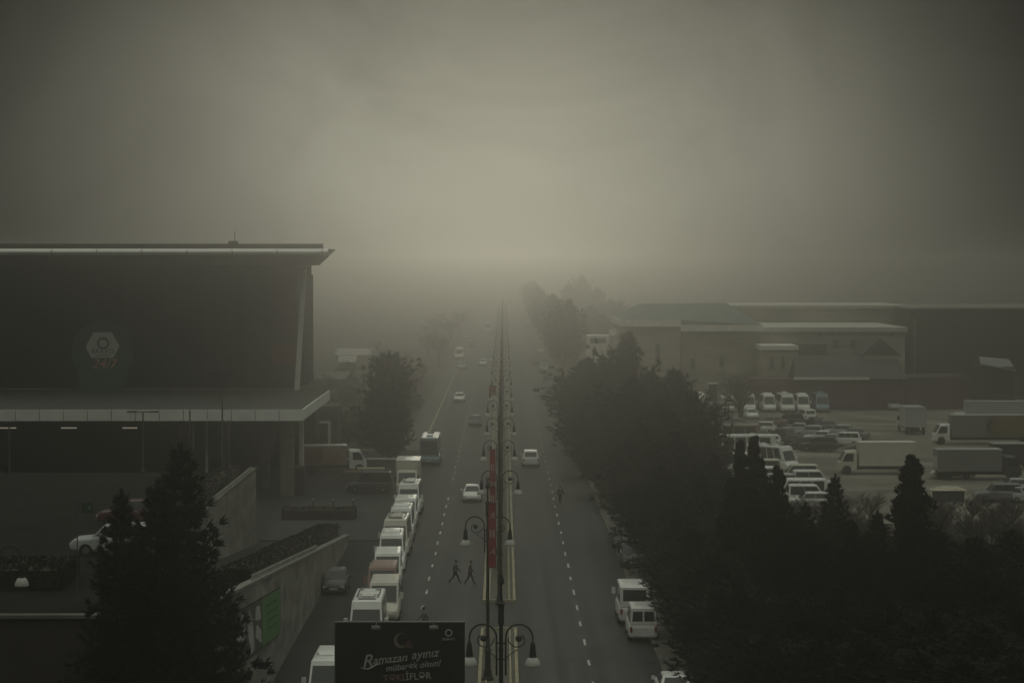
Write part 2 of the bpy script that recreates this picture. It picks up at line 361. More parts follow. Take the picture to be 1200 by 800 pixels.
def vehicle(kind,col):
    k=(kind,col)
    if k in VM: return copy_tree(VM[k])
    s=SPEC[kind]; L=s['L']/2; w=s['W']/2; m=PT[col]; root=VM[k]=thing(s['n'],'x',s['cat'])
    def hp(wd,zb,zt): return [(0,zb),(wd*.88,zb),(wd*.99,zb+.12),(wd,zb+(zt-zb)*.45),(wd*.985,zt-.14),(wd*.93,zt-.03),(wd*.84,zt),(0,zt+.025)]
    zb=s['zb']; g0,g1=s['gb']; t0,t1=s['gt']; be=s['belt']
    st=[(-L,hp(w*.80,zb+.14,s['tail']-.22)),(-L+.06,hp(w*.93,zb+.04,s['tail']-.05)),(-L+.35,hp(w*.98,zb,s['tail']))]
    if g0>-L+.5: st.append((g0,hp(w,zb,be)))
    st+= [(0,hp(w,zb,be)),(g1-.15,hp(w,zb,be)),(g1+.12,hp(w*.99,zb,s['hood']))] if kind!='coach' else [(0,hp(w,zb,be)),(g1-.15,hp(w,zb,be))]
    st+= [(L-.32,hp(w*.96,zb,(s['hood']+s['nose'])/2+.04)),(L-.07,hp(w*.86,zb+.05,s['nose'])),(L,hp(w*.72,zb+.14,s['nose']-.16))]
    B=MB().loft(st)
    wt=s['wt']*(w/.88) if w<1 else s['wt']; wt=min(wt,w*.9); wb=w*.90; Ht=s['H']; r=.07
    # greenhouse with a rounded roof edge
    ring=lambda y0,y1,ww,z:[(-ww,y0,z),(ww,y0,z),(ww,y1,z),(-ww,y1,z)]
    rs=[ring(g0,g1,wb,be-.02),ring(t0,t1,wt,Ht-r),ring(t0+.10,t1-.14,wt-.07,Ht-.015),ring(t0+.35,t1-.4,wt-.25,Ht+.012)]
    kk=len(B.v)
    for q in rs: B.v+=q
    for i in range(3):
        for j in range(4): B.f.append((kk+i*4+j,kk+i*4+(j+1)%4,kk+i*4+4+(j+1)%4,kk+i*4+4+j))
    B.f.append((kk+12,kk+13,kk+14,kk+15))
    for sx in (-1,1): # door mirrors
        B.box(*sorted((sx*(w+.02),sx*(w+.20))),g1-.55,g1-.42,be+.02,be+.2) if s['H']<2.1 else B.box(*sorted((sx*(w+.0),sx*(w+.22))),g1-.25,g1-.12,be+.2,be+.6)
    B.build('body',m,root,fix=True)
    a,c=rs[0],rs[1]
    q=MB(); panel(q,(a[2],a[3],c[3],c[2]),.06,.94,.04,.72 if kind=='minibus' else .84 if s['H']>2.2 else .93); q.build('windscreen',GLASSD,root)
    if kind=='van':
        for u0,u1 in ((.08,.47),(.53,.92)): q=MB(); panel(q,(a[0],a[1],c[1],c[0]),u0,u1,.2,.82); q.build('rear_window',GLASSD,root)
    else: q=MB(); panel(q,(a[0],a[1],c[1],c[0]),.1,.9,.12 if kind!='bigvan' else .3,.88); q.build('rear_window',GLASSD,root)
    nw={'sedan':2,'hatch':2,'suv':3,'van':2,'bigvan':3,'minibus':5,'shuttle':4,'coach':6}[kind]
    for side in (0,1):
        Q=(a[1],a[2],c[2],c[1]) if side==0 else (a[3],a[0],c[0],c[3])
        for i in range(nw):
            u0=.05+.9*i/nw; u1=.05+.9*(i+1)/nw-.02
            q=MB(); panel(q,Q,u0,u1,.1,.9); q.build('side_window',GLASSD,root)
    wr=s['wr']
    for sx in (-1,1):
        for sy in (-1,1):
            q=MB(); q.lathe([(wr*.6,-.1),(wr*.94,-.11),(wr,-.07),(wr,.07),(wr*.94,.11),(wr*.6,.1)],n=18)
            q.v=[(z,x,y) for x,y,z in q.v]; o=q.build('wheel',TYRE,root); o.location=(sx*(w-.10),sy*s['ax'],wr)
            q=MB(); q.lathe([(wr*.58,-.02),(wr*.5,.02),(.05,.015)],n=12); q.v=[(sx*z,x,y) for x,y,z in q.v]; o2=q.build('rim',RIM,o); o2.location=(sx*.10,0,0)
        x0,x1=sorted((sx*w*.50,sx*w*.84)); zh=s['nose']-.13
        MB().box(x0,x1,L-.16,L-.02,zh-.07,zh+.08).build('headlight',HEADL,root)
        x0,x1=sorted((sx*w*.74,sx*w*.90)); zt=s['tail']-.30
        MB().box(x0,x1,-L-.01,-L+.12,zt-.16 if s['H']>1.9 else zt-.03,zt+.16).build('tail_light',TAILL,root)
    MB().box(-.26,.26,L-.06,L+.015,zb+.18,zb+.29).build('number_plate',PLATE,root)
    MB().box(-w*.7,w*.7,L-.1,L+.01,zb+.12,zb+.16).add([(-w*.35,L-.14,s['nose']-.2),(w*.35,L-.14,s['nose']-.2),(w*.35,L-.0,s['nose']-.28),(-w*.35,L-.0,s['nose']-.28)],[(0,1,2,3)]).build('grille',CHAS,root)
    if kind=='shuttle': MB().loft([(-1.5,[(0,Ht-.02),(.62,Ht-.02),(.56,Ht+.08),(0,Ht+.10)]),(-1.3,[(0,Ht-.02),(.66,Ht-.02),(.58,Ht+.17),(0,Ht+.19)]),(.1,[(0,Ht-.02),(.66,Ht-.02),(.58,Ht+.17),(0,Ht+.19)]),(.45,[(0,Ht-.02),(.6,Ht-.02),(.5,Ht+.05),(0,Ht+.06)])]).build('roof_unit',m,root,fix=True)
    if kind in('minibus','coach'):
        for y in ((-1.4,.6) if kind=='minibus' else (-2.6,1.9)):
            MB().add([(-.4,y-.35,Ht-.02),(.4,y-.35,Ht-.02),(.4,y+.35,Ht-.02),(-.4,y+.35,Ht-.02),(-.34,y-.28,Ht+.14),(.34,y-.28,Ht+.14),(.34,y+.22,Ht+.11),(-.34,y+.22,Ht+.11)],[(4,5,6,7),(0,1,5,4),(1,2,6,5),(2,3,7,6),(3,0,4,7)]).build('roof_hatch',m,root)
        if kind=='minibus':
            q=MB().box(-.5,.5,t1-.55,t1-.35,Ht-.01,Ht+.05); q.build('roof_vent',CHAS,root)
            q=MB()
            for x in(-.62,.62): q.tube([(x,-2.2,Ht+.06),(x,.9,Ht+.06)],.025,5)
            for y in(-2.0,-1.9,.1,.9): q.tube([(-.62,y,Ht+.06),(.62,y,Ht+.06)],.02,5)
            q.build('roof_rack',CHAS,root)
    return root
def veh(kind,col,label,x,z,rz=math.pi,group=None,h=0.012,sc_=1,name=None):
    o=vehicle(kind,col)
    o.location=(x,z,h); o.rotation_euler.z=rz; o.scale=(sc_,)*3; o['label']=label
    if name: o.name=name
    if group: o['group']=group
    elif 'group' in o: del o['group']
    return o
def wheelset(root,w,ys,wr=.48):
    for y in ys:
        for sx in(-1,1):
            q=MB().lathe([(wr*.5,-.14),(wr,-.12),(wr,.12),(wr*.5,.14)],n=16); q.v=[(a,b_,c) for c,b_,a in q.v]; o=q.build('wheel',TYRE,root); o.location=(sx*(w-.17),y,wr)
def truck(label,x,y,rz,L=6.0,W=2.35,Ht=3.3,cab='white',box='cream',name='box_truck',cat='truck',logo=None,roofm=None,roll=False):
    """lorry with cab at +Y and a cargo box of length L behind it"""
    root=thing(name,label,cat,(x,y,.012),rz); w=W/2; cw=w*.93; H1=min(2.5,Ht*.85)
    y0=L/2; c=MB()
    st=[(y0+.25,[(0,.5),(cw,.5),(cw,1.3),(cw*.96,H1-.15),(cw*.85,H1),(0,H1+.03)]),(y0+1.35,[(0,.45),(cw,.45),(cw,1.3),(cw*.93,H1-.2),(cw*.82,H1-.06),(0,H1-.04)]),
        (y0+1.95,[(0,.42),(cw*.98,.42),(cw*.98,1.3),(cw*.9,1.36),(cw*.8,1.38),(0,1.40)]),(y0+2.05,[(0,.48),(cw*.93,.48),(cw*.93,1.1),(cw*.85,1.18),(cw*.75,1.2),(0,1.2)])]
    c.loft(st); cb=c.build('cab',PT[cab],root,fix=True)
    q=MB(); panel(q,((cw*.86,y0+1.95,1.40),(-cw*.86,y0+1.95,1.40),(-cw*.8,y0+1.38,H1-.10),(cw*.8,y0+1.38,H1-.10)),.03,.97,.03,.92,.02); q.build('windscreen',GLASSD,cb)
    for sx in(-1,1):
        q=MB(); x1=sx*(cw+.006); n=(sx,0,0)
        pts=[(sx*cw*.985,y0+.6,1.38),(sx*cw*.985,y0+1.75,1.38),(sx*cw*.95,y0+1.35,H1-.3),(sx*cw*.955,y0+.6,H1-.3)]
        q.slab([(a+sx*.0,b_,z) for a,b_,z in pts],n,.02); q.build('side_window',GLASSD,cb,fix=True)
        x0,x1=sorted((sx*cw*.55,sx*cw*.85)); MB().box(x0,x1,y0+2.0,y0+2.08,.75,.95).build('headlight',HEADL,cb)
        x0,x1=sorted((sx*(cw+.01),sx*(cw+.2))); MB().box(x0,x1,y0+1.5,y0+1.58,1.5,2.0).build('mirror',CHAS,cb)
    zb=.95; bx=MB().box(-w,w,-L/2,y0,zb,Ht-.03)
    for sx in(-1,1):
        for yy in (-L/2+.04,y0-.04): bx.box(sx*w-.04,sx*w+.04,yy-.04,yy+.04,zb-.02,Ht)
        bx.box(sx*w-.03,sx*w+.03,-L/2,y0,zb-.05,zb+.08)
    bd=bx.build('cargo_box',PT[box],root)
    q=MB().box(-w-.03,w+.03,-L/2-.03,y0+.03,Ht-.03,Ht+.05); q.build('roof_rail',roofm or PT['white' if box in('cream','white','tan') else 'silver'],bd)
    q=MB(); q.box(-w+.08,w-.08,-L/2-.02,-L/2,zb+.1,Ht-.75); q.build('rear_door',PT['silver'] if box!='dark' else PT['grey'],bd)
    MB().box(-.45,.45,-L/2+.1,y0+1.7,.5,zb-.002).build('chassis',CHAS,root)
    MB().box(-w*.9,w*.9,-L/2-.05,-L/2+.05,.42,.56).build('rear_bumper',CHAS,root)
    wheelset(root,w,[-L/2+1.0,y0+1.3]+([-L/2+2.2] if L>7 else []))
    if roll: pass
    return root,bd,w
# ---------------------------------------------------------------- street lamp with two curled arms
GL=mat('opal glass shade',(.42,.42,.37),rough=.35,var=.05)
def mk_lamp():
    root=thing('street_lamp','x','street lamp')
    MB().lathe([(.30,0),(.30,.12),(.24,.2),(.20,.5),(.16,.62),(.15,1.5),(.19,1.56),(.12,1.7),(.095,2.2),(.075,7.6),(.10,7.7),(.075,7.8),(.07,8.6),(.11,8.68),(.11,9.3),(.15,9.42),(.05,9.5),(.045,10.1),(.14,10.2),(.03,10.55),(.0,10.75)],n=10).build('pole',DARKM,root,smooth=False)
    for s in(-1,1):
        b=MB(); x0=s*.17; R_=.5; cx=x0+s*R_
        pts=[(x0,0,6.75),(x0,0,7.4),(x0,0,8.05)]+[(cx-s*R_*math.cos(t),0,8.15+R_*1.0*math.sin(t)) for t in [math.pi*k/12 for k in range(0,13)]]+[(cx+s*R_,0,7.95)]
        b.tube(pts,.036,6)
        # scroll inside the curl
        sp=[]
        for k in range(22):
            t=k/21; a=math.pi*(1.0+1.3*t); rr=.42*(1-.7*t)
            sp.append((cx+s*rr*math.cos(a),0,8.12+rr*math.sin(a)))
        b.tube(sp,.022,5)
        b.lathe([(0.0,-.13),(.09,-.09),(.13,0),(.09,.09),(.0,.13)],(cx-s*.02,0,8.12),8)
        b.tube([(cx-s*.05,0,7.72),(x0+s*.25,0,7.6),(x0+s*.05,0,7.45),(x0+s*.12,0,7.3)],.018,5)
        for z in(7.35,7.95): b.tube([(0,0,z),(x0,0,z)],.035,5)
        arm=b.build('arm',DARKM,root)
        hd=MB().lathe([(.05,.0),(.07,-.05),(.09,-.12),(.13,-.5),(.16,-.55),(.10,-.6)],(cx+s*R_,0,8.0),10).build('lamp_housing',DARKM,arm)
        MB().lathe([(.12,-.55),(.20,-.62),(.28,-.74),(.31,-.86),(.30,-.90),(.0,-.92)],(cx+s*R_,0,8.0),14).build('lamp_shade',GL,hd,smooth=True)
    return root
# ---------------------------------------------------------------- people
def skin(name,pts,edges,rad,m,parent,sub=1):
    me=bpy.data.meshes.new(name); me.from_pydata([tuple(p) for p in pts],edges,[]); o=bpy.data.objects.new(name,me); COL.objects.link(o)
    md=o.modifiers.new('s','SKIN'); md.use_smooth_shade=True
    for i,r in enumerate(rad): me.skin_vertices[0].data[i].radius=(r if isinstance(r,tuple) else (r,r))
    me.skin_vertices[0].data[0].use_root=True
    o.modifiers.new('u','SUBSURF').levels=sub
    dg=bpy.context.evaluated_depsgraph_get(); out=bpy.data.meshes.new_from_object(o.evaluated_get(dg)); bpy.data.objects.remove(o)
    out.materials.clear(); out.materials.append(m)
    return link(name,out,parent)
def person(label,x,z,rz,hgt=1.72,jacket=(.03,.03,.032),legs_c=(.018,.018,.02),stride=.34,hairc=(.02,.015,.012),arm=.28,seed=0,hood=False):
    """walks towards local +X"""
    root=thing('person',label,'person',(x,z,.014),rz); k=hgt/1.72
    s=stride
    J=dict(pel=(0,0,.93),ab=(.01,0,1.10),ch=(.04,0,1.32),nk=(.06,0,1.48),hd=(.09,0,1.58),ht=(.10,0,1.69))
    for sd,sg in(('l',1),('r',-1)):
        J['hip'+sd]=(0,.09*sg,.88); J['kn'+sd]=(s*.62*sg if sg>0 else -s*.42,.095*sg,.50 if sg>0 else .49)
        J['an'+sd]=(s*1.0 if sg>0 else -s*1.35,.095*sg,.09 if sg>0 else .16)
        J['to'+sd]=((s*1.0+.17) if sg>0 else -s*1.35+.12,.10*sg,.05 if sg>0 else .04)
        J['sh'+sd]=(.04,.17*sg,1.41); J['el'+sd]=(.04-arm*.5*sg-.03,.23*sg,1.15); J['wr'+sd]=(.04-arm*1.0*sg+.12,.24*sg,.94); J['ha'+sd]=(.04-arm*1.1*sg+.17,.24*sg,.84)
    P={n:(a*k,b_*k,c*k) for n,(a,b_,c) in J.items()}
    def sk(name,chain,radd,m,sub=1):
        names=[]; 
        for e in chain:
            for n in e:
                if n not in names: names.append(n)
        return skin(name,[P[n] for n in names],[(names.index(a),names.index(b_)) for a,b_ in chain],[ (tuple(q*k for q in radd[n]) if isinstance(radd[n],tuple) else radd[n]*k) for n in names],m,root,sub)
    body=[('pel','ab'),('ab','ch'),('ch','nk'),('nk','hd'),('hd','ht')]
    for sd in'lr': body+=[('pel','hip'+sd),('hip'+sd,'kn'+sd),('kn'+sd,'an'+sd),('an'+sd,'to'+sd),('ch','sh'+sd),('sh'+sd,'el'+sd),('el'+sd,'wr'+sd),('wr'+sd,'ha'+sd)]
    rad=dict(pel=.12,ab=.115,ch=(.12,.14),nk=.055,hd=(.085,.075),ht=.07)
    for sd in'lr': rad.update({'hip'+sd:.085,'kn'+sd:.058,'an'+sd:.042,'to'+sd:.035,'sh'+sd:.06,'el'+sd:.042,'wr'+sd:.03,'ha'+sd:.035})
    sk('body',body,rad,SKINM,2)
    jk=[('pel','ab'),('ab','ch')]+[e for sd in'lr' for e in(('ch','sh'+sd),('sh'+sd,'el'+sd),('el'+sd,'wr'+sd))]
    jr={n:(tuple(q+.028 for q in v) if isinstance(v,tuple) else v+.028) for n,v in rad.items()}; jr['wr'+'l']=jr['wr'+'r']=.048; jr['ch']=(.15,.165)
    col=lambda nm,c: mat('cloth %s %d'%(nm,seed),c,rough=.9,var=.15,scale=6)
    sk('jacket',jk,jr,col('jacket',jacket))
    tr=[e for sd in'lr' for e in(('pel','hip'+sd),('hip'+sd,'kn'+sd),('kn'+sd,'an'+sd))]
    tr_r={n:rad[n]+.02 for n in('pel','hipl','hipr','knl','knr','anl','anr')}; sk('trousers',tr,tr_r,col('trousers',legs_c))
    for sd in'lr': sk('shoe',[('an'+sd,'to'+sd)],{'an'+sd:.055,'to'+sd:.045},col('shoe',(.012,.012,.012)))
    h=MB(); c=Vector(P['ht'])+Vector((-.02*k,0,-.015*k))
    h.lathe([(.0,.085*k),(.06*k,.07*k),(.092*k,.02*k),(.095*k,-.04*k),(.085*k,-.10*k),(.05*k,-.12*k)],tuple(c),10).build('hair',col('hair',hairc),root,smooth=True)
    n=Vector(P['hd']); MB().lathe([(0,-.02),(.012,-.012),(.0,.025)],(n.x+.088*k,n.y,n.z+.02*k),6).build('nose',SKINM,root)
    return root
# ================================================================ left: shopping building
def ordn(i): return ['nearest','second','third','fourth','fifth','sixth','seventh','eighth','ninth','tenth','eleventh','twelfth','thirteenth','fourteenth','fifteenth','sixteenth','seventeenth','eighteenth','nineteenth','twentieth','twenty-first','twenty-second','twenty-third','twenty-fourth','twenty-fifth','twenty-sixth','twenty-seventh','twenty-eighth','twenty-ninth','thirtieth'][i]
bd=thing('shopping_building','large dark glass building with a projecting roof slab and a pale canopy band','building',(0,0,0))
LX=-110
sh=MB()
sh.box(LX,-22.65,243.2,262,8.4,21.9)                        # upper hall
sh.build('upper_wall',mat('charcoal cladding',(.018,.018,.017),rough=.7,var=.15,scale=.2),bd)
MB().box(LX,-20.6,243,262,0,7.3).build('lower_wall',mat('dark interior wall',(.02,.02,.018),rough=.9,var=.3,scale=.15),bd)
# glazing with mullion grid
gz=MB().box(LX,-27.95,242.95,243.18,8.9,21.4).build('glazing',GLAZ,bd)
g=MB(); x=-28.0
while x>-75: g.box(x-.05,x+.05,242.83,242.94,8.9,21.4); x-=4.4
for z in(13.1,17.3): g.box(-75,-27.95,242.85,242.93,z-.03,z+.03)
g.build('mullion_grid',mat('mullion',(.022,.026,.025),rough=.5,var=.1),gz)
MB().box(-27.9,-25.4,242.9,243.18,8.6,21.6).build('cladding_panel',mat('slate panel',(.02,.02,.019),rough=.6),bd)
MB().box(-25.35,-22.6,242.8,243.18,8.6,21.6).build('cladding_panel',mat('oxblood panel',(.05,.032,.027),rough=.7,var=.12,scale=.3),bd)
rs=MB().box(PX(318,242),PX(346,242),242.55,242.78,11.0,13.2).build('shop_sign',mat('red sign',(.13,.03,.025),rough=.5),bd)
# slanted corner column
MB().add([(PX(345,241),240.6,8.4),(PX(350.5,241),240.6,8.4),(PX(350.5,241),241.2,8.4),(PX(345,241),241.2,8.4),
          (PX(354.5,241),240.6,21.6),(PX(359.5,241),240.6,21.6),(PX(359.5,241),241.2,21.6),(PX(354.5,241),241.2,21.6)],
   [(0,3,2,1),(4,5,6,7),(0,1,5,4),(1,2,6,5),(2,3,7,6),(3,0,4,7)]).build('corner_column',TRIM,bd)
MB().box(-22.64,-22.45,250,262,8.4,20.8).build('side_bay',mat('charcoal cladding',(.018,.018,.017)),bd)
# roof: tapered slab with rounded pale fascia
zf0=PH(299.0,232); zf1=PH(291.5,232); xt=PX(385,232)
r=MB().add([(LX,232.3,zf0+.05),(xt-.8,232.3,zf0+.05),(PX(357.5,243),243.3,21.9),(LX,243.3,21.9),(LX,232.3,zf1-.05),(xt-.3,232.3,zf1-.05),(xt-.1,243.3,zf1-.05),(LX,262,zf1-.05),(PX(357.5,243),262,21.9),(LX,262,21.9)],
   [(0,1,2,3),(4,7,6,5),(0,4,5,1),(1,5,6,8,2),(3,2,8,9),(0,3,9,7,4),(9,8,6,7)])
rf=r.build('roof',mat('soffit board',(.06,.06,.055),rough=.8,var=.1,scale=.3),bd,fix=True)
f=MB(); n=9; pr=[(232.0-.32*math.sin(math.pi*i/(n-1)),zf0+(zf1-zf0)*i/(n-1)) for i in range(n)]
for i,(yy,zz) in enumerate(pr):
    tip=xt-.55+ .55*math.sin(math.pi*.5*min(1,i/(n-3)))
    f.v+=[(LX,yy,zz),(tip,yy,zz)]
for i in range(n-1): f.f.append((2*i,2*i+1,2*i+3,2*i+2))
f.v+=[(xt,243.2,zf1),(xt-.8,243.2,zf0)]; f.f.append((2*n-1,2*n,2*n+1,1))
f.build('fascia',mat('fascia metal',(.82,.82,.76),rough=.45,var=.06,scale=.5,spec=.5),rf,fix=True)
j=MB()
for k in range(7): x=-18.9-k*4.7; MB().box(x-.03,x+.03,231.66,231.70,zf0+.1,zf1-.05).build('fascia_joint',CHAS,rf)
pass
MB().box(LX,PX(379,235),234.6,235.2,zf1-.05,zf1+.55).build('parapet',mat('parapet',(.10,.095,.075),rough=.9),rf)
q=MB().box(PX(268,236),PX(278,236),236,237.2,zf1+.5,zf1+.85); q.tube([(PX(275,236),236.5,zf1+.8),(PX(275,236),236.5,zf1+1.9)],.04,5); q.build('roof_fan',mat('fan unit',(.08,.08,.07)),rf)
# canopy deck
can=MB(); cz0,cz1=7.35,8.4
can.add([(LX,208.2,cz0+.1),(-18.95,208.2,cz0+.1),(-18.95,243,cz0+.1),(LX,243,cz0+.1),(LX,208.2,cz1-.1),(-18.95,208.2,cz1-.1),(-18.95,240.5,cz1-.1),(-21.5,243,cz1-.1),(LX,243,cz1-.1)],
  [(0,3,2,1),(4,5,6,7,8),(0,1,5,4),(1,2,6,5),(2,3,8,7,6)])
cn=can.build('canopy_deck',mat('canopy deck',(.05,.053,.046),rough=.8,var=.15,scale=.2),bd,fix=True)
x=-18.8
k=0
while x>-60:
    w_=2.25; MB().box(x-w_+.03,x-.03 if k else x,208.0,208.18,cz0,cz1).build('canopy_panel',CANF,cn); x-=w_; k+=1
MB().box(-18.93,-18.78,208.2,240,cz0+.05,cz1+.03).build('canopy_edge',CANF,cn)
for px0,px1,Z0,Z1,hh in ((328,343,210,211.2,cz0),(305,314,216,217,cz0),(350,355,222,222.6,cz0),(240,243,214,214.3,cz0),(262,268,225,226,cz0)):
    MB().box(PX(px0,Z0),PX(px1,Z0),Z0,Z1,0,hh+.1).build('column',WALLG if px1-px0>8 else CANF,bd)
MB().box(PX(341,208),PX(353,208)-.1,211.3,214,0,2.6).build('plinth',BROWN,bd)
MB().add([(PX(312,220),220,3.0),(PX(316,220),220,3.0),(PX(330,220),220,7.3),(PX(322,220),220,7.3),(PX(312,220),220.4,3.0),(PX(316,220),220.4,3.0),(PX(330,220),220.4,7.3),(PX(322,220),220.4,7.3)],
   [(0,1,2,3),(7,6,5,4),(0,4,5,1),(1,5,6,2),(2,6,7,3),(3,7,4,0)]).build('brace',WALLG,bd)
LIT=emis('lit tube',(1,.93,.72),1.1)
for x0,x1 in((-2,18),(71,89),(143,160)):
    MB().box(PX(x0,213),PX(x1,213),213,213.12,PH(502.0,213),PH(500.8,213)).build('ceiling_tube',LIT,bd)
MB().tube([(PX(226,209.5),209.5,PH(527,209.5)),(PX(226,209.5),209.5,PH(498,209.5))],.07,6).build('ceiling_tube',mat('dim tube',(.3,.3,.24)),bd)
# emblem on the glazing
def hexpts(cx,cz,rx,rz,y): return [(cx+rx*a,y,cz+rz*b_) for a,b_ in((-.52,1),(.52,1),(1,-.1),(.52*1.3,-1),(-.52*1.3,-1),(-1,-.1))]
Zs=242.8
def S(px,py,dy=0): return (PX(px,Zs),Zs-dy,PH(py,Zs))
sg=MB(); cpt=[S(120+36*math.cos(t)*1.0,412-36*math.sin(t)) for t in [math.pi*2*k/28 for k in range(28)]]; sg.slab(cpt,(0,-1,0),.05)
sg.slab([S(90,430),S(150,430),S(140,475),S(96,475)],(0,-1,0),.04)
s0=sg.build('emblem_backing',mat('deep green film',(.035,.13,.06),rough=.5,var=.2,scale=.2),bd,fix=True)
hx=MB().slab([S(110,389,.06),S(131,389,.06),S(140.5,405,.06),S(133,419,.06),S(107,419,.06),S(100.5,406,.06)],(0,-1,0),.05).build('emblem_hexagon',mat('emblem white',(.82,.86,.78),rough=.5,var=.05),s0,fix=True)
rg=MB(); k=8
for i in range(k):
    a0,a1=2*math.pi*i/k+.39,2*math.pi*(i+1)/k+.39; c0=(121,402)
    rg.slab([S(c0[0]+5*math.cos(a0),c0[1]+5*math.sin(a0),.12),S(c0[0]+5*math.cos(a1),c0[1]+5*math.sin(a1),.12),S(c0[0]+7.6*math.cos(a1),c0[1]+7.6*math.sin(a1),.12),S(c0[0]+7.6*math.cos(a0),c0[1]+7.6*math.sin(a0),.12)],(0,-1,0),.03)
DG=mat('emblem green',(.10,.20,.12)); rg.build('emblem_ring',DG,s0,fix=True)
RX=Matrix.Rotation(R(90),4,'X')
def wtext(s,size,px,py,m,parent,Z=Zs,off=.14,**k): return text(s,size,'lettering',m,parent,Matrix.Translation((PX(px,Z),Z-off,PH(py,Z)))@RX,**k)
wtext('BRAVO',.75,120.5,411.5,DG,s0); MB().slab([S(111,416.9,.13),S(130,416.9,.13),S(130,415.9,.13),S(111,415.9,.13)],(0,-1,0),.02).build('emblem_line',DG,s0,fix=True)
wtext('24/7',1.45,122,426.5,mat('red lettering',(.80,.42,.33),rough=.5),s0,shear=.25)
# ================================================================ terrace, ramp, walls
struct(MB().box(LX,-19.9,104,176,0,5.5).build('terrace',mat('terrace asphalt',(.016,.0155,.014),rough=1,var=.3,scale=.3,spec=.05)))
tw=thing('terrace_wall','brown stone retaining wall along the near edge of the raised car park','wall')
MB().box(LX,-12.52,103.6,103.98,0,5.45).build('wall_face',BROWN,tw); MB().box(LX,-12.52,103.4,104.0,5.46,5.62).build('coping',WALLG,tw)
# ramp surface between the walls
RS=lambda z: max(0.0,(176-z)*.0765)
b=MB(); b.add([(-19.5,174.4,.01),(-12.5,174.4,.01),(-12.5,104,RS(104)),(-19.5,104,RS(104)),(-19.5,104,-.3),(-12.5,104,-.3)],[(0,1,2,3),(3,2,5,4)]); struct(b.build('ramp',ASPH2))
iw=thing('retaining_wall','tall pale inner retaining wall beside the car park ramp','wall')
MB().box(-19.9,-19.5,118,174.5,0,5.9).build('wall_face',WALLD,iw); MB().box(-20.0,-19.42,117.9,174.6,5.91,6.05).build('coping',WALLG,iw)
ow=thing('ramp_wall','long sloping concrete wall holding the ramp beside the service lane','wall')
zt=lambda z: .75+(173-z)*.0875
b=MB().add([(-12.5,174,0),(-12.2,174,0),(-12.2,94,0),(-12.5,94,0),(-12.5,174,zt(174)),(-12.2,174,zt(174)),(-12.2,94,zt(94)),(-12.5,94,zt(94))],[(4,5,6,7),(0,4,7,3),(1,2,6,5),(0,1,5,4),(2,3,7,6)]).build('wall_face',WALLD,ow,fix=True)
b=MB().add([(-12.58,174.05,zt(174)+.01),(-12.12,174.05,zt(174)+.01),(-12.12,94,zt(94)+.01),(-12.58,94,zt(94)+.01),(-12.58,174.05,zt(174)+.14),(-12.12,174.05,zt(174)+.14),(-12.12,94,zt(94)+.14),(-12.58,94,zt(94)+.14)],[(0,3,2,1),(4,5,6,7),(0,4,7,3),(1,2,6,5),(0,1,5,4),(2,3,7,6)]).build('coping',mat('light coping',(.2,.2,.175),rough=.8),ow,fix=True)
for (nm,lb,X,za,zb_,fz,st_) in (('railing','low white picket railing on the sloping outer ramp wall',-12.3,108,146,lambda z:zt(z)+.14,.33),('railing','pale picket railing on the tall inner retaining wall',-19.6,130,172,lambda z:6.05,.36)):
    rr=thing(nm,lb,'railing'); m_=mat('white railing',(.34,.34,.30),rough=.5)
    MB().add([(X-.03,za,fz(za)+.22),(X+.03,za,fz(za)+.22),(X+.03,zb_,fz(zb_)+.22),(X-.03,zb_,fz(zb_)+.22),(X-.03,za,fz(za)+.25),(X+.03,za,fz(za)+.25),(X+.03,zb_,fz(zb_)+.25),(X-.03,zb_,fz(zb_)+.25)],[(0,1,2,3),(4,5,6,7),(0,1,5,4),(1,2,6,5),(2,3,7,6),(3,0,4,7)]).build('top_rail',m_,rr)
    p=MB(); z=za
    while z<zb_: p.box(X-.03,X+.03,z,z+.12,fz(z)-.02,fz(z)+.30); z+=st_*2.4
    o=p.build('pickets',m_,rr); o['kind']='stuff'
hedge('ramp_hedge','dark clipped hedge climbing along the inner side of the sloping ramp wall',-14.3,-12.75,112,172,RS(112)+.3,RS(172)+.1,1.5,11,60)
hedge('terrace_hedge','dark clipped hedge along the right edge of the raised car park',-21.6,-20.3,118,172,5.5,5.5,.95,12,60)
hedge('planter_hedge','wide dark planting strip across the near part of the raised car park',-32,-22.5,112,117,5.5,5.5,1.1,13,420,.16,None,.05)
hedge('forecourt_hedge','low dark hedge across the paved forecourt behind the ramp',-19,-12.8,190,192.5,0,0,1.0,14,160)
b=MB(); b.box(-19.4,-9.8,176,205,.012,.10); struct(b.build('forecourt',mat('forecourt slabs',(.035,.04,.034),rough=.9,var=.2,scale=.5)))
# poster on the ramp wall: green panel beside a picture panel
po=thing('poster_panel','sloping poster on the ramp wall, green with a black and white picture','poster')
def W2(z,u): a=zt(z); lo=a-3.35; hi=a-.95; return (-12.19,z,lo+(hi-lo)*u)
fr=MB().slab([W2(98.5,-.03),W2(120.3,-.03),W2(120.3,1.03),W2(98.5,1.03)],(1,0,0),.05).build('backing',CHAS,po,fix=True)
def P2(z,u,d=.055): x,y,h=W2(z,u); return (x+d,y,h)
MB().slab([P2(111,.0),P2(120,.0),P2(120,1),P2(111,1)],(1,0,0),.02).build('green_panel',mat('poster green',(.07,.19,.05),rough=.5,var=.12,scale=.4),po,fix=True)
pp=MB().slab([P2(98.8,.0),P2(110.95,.0),P2(110.95,1),P2(98.8,1)],(1,0,0),.02).build('picture_panel',mat('poster picture ground',(.05,.055,.05),rough=.5),po,fix=True)
q=MB()
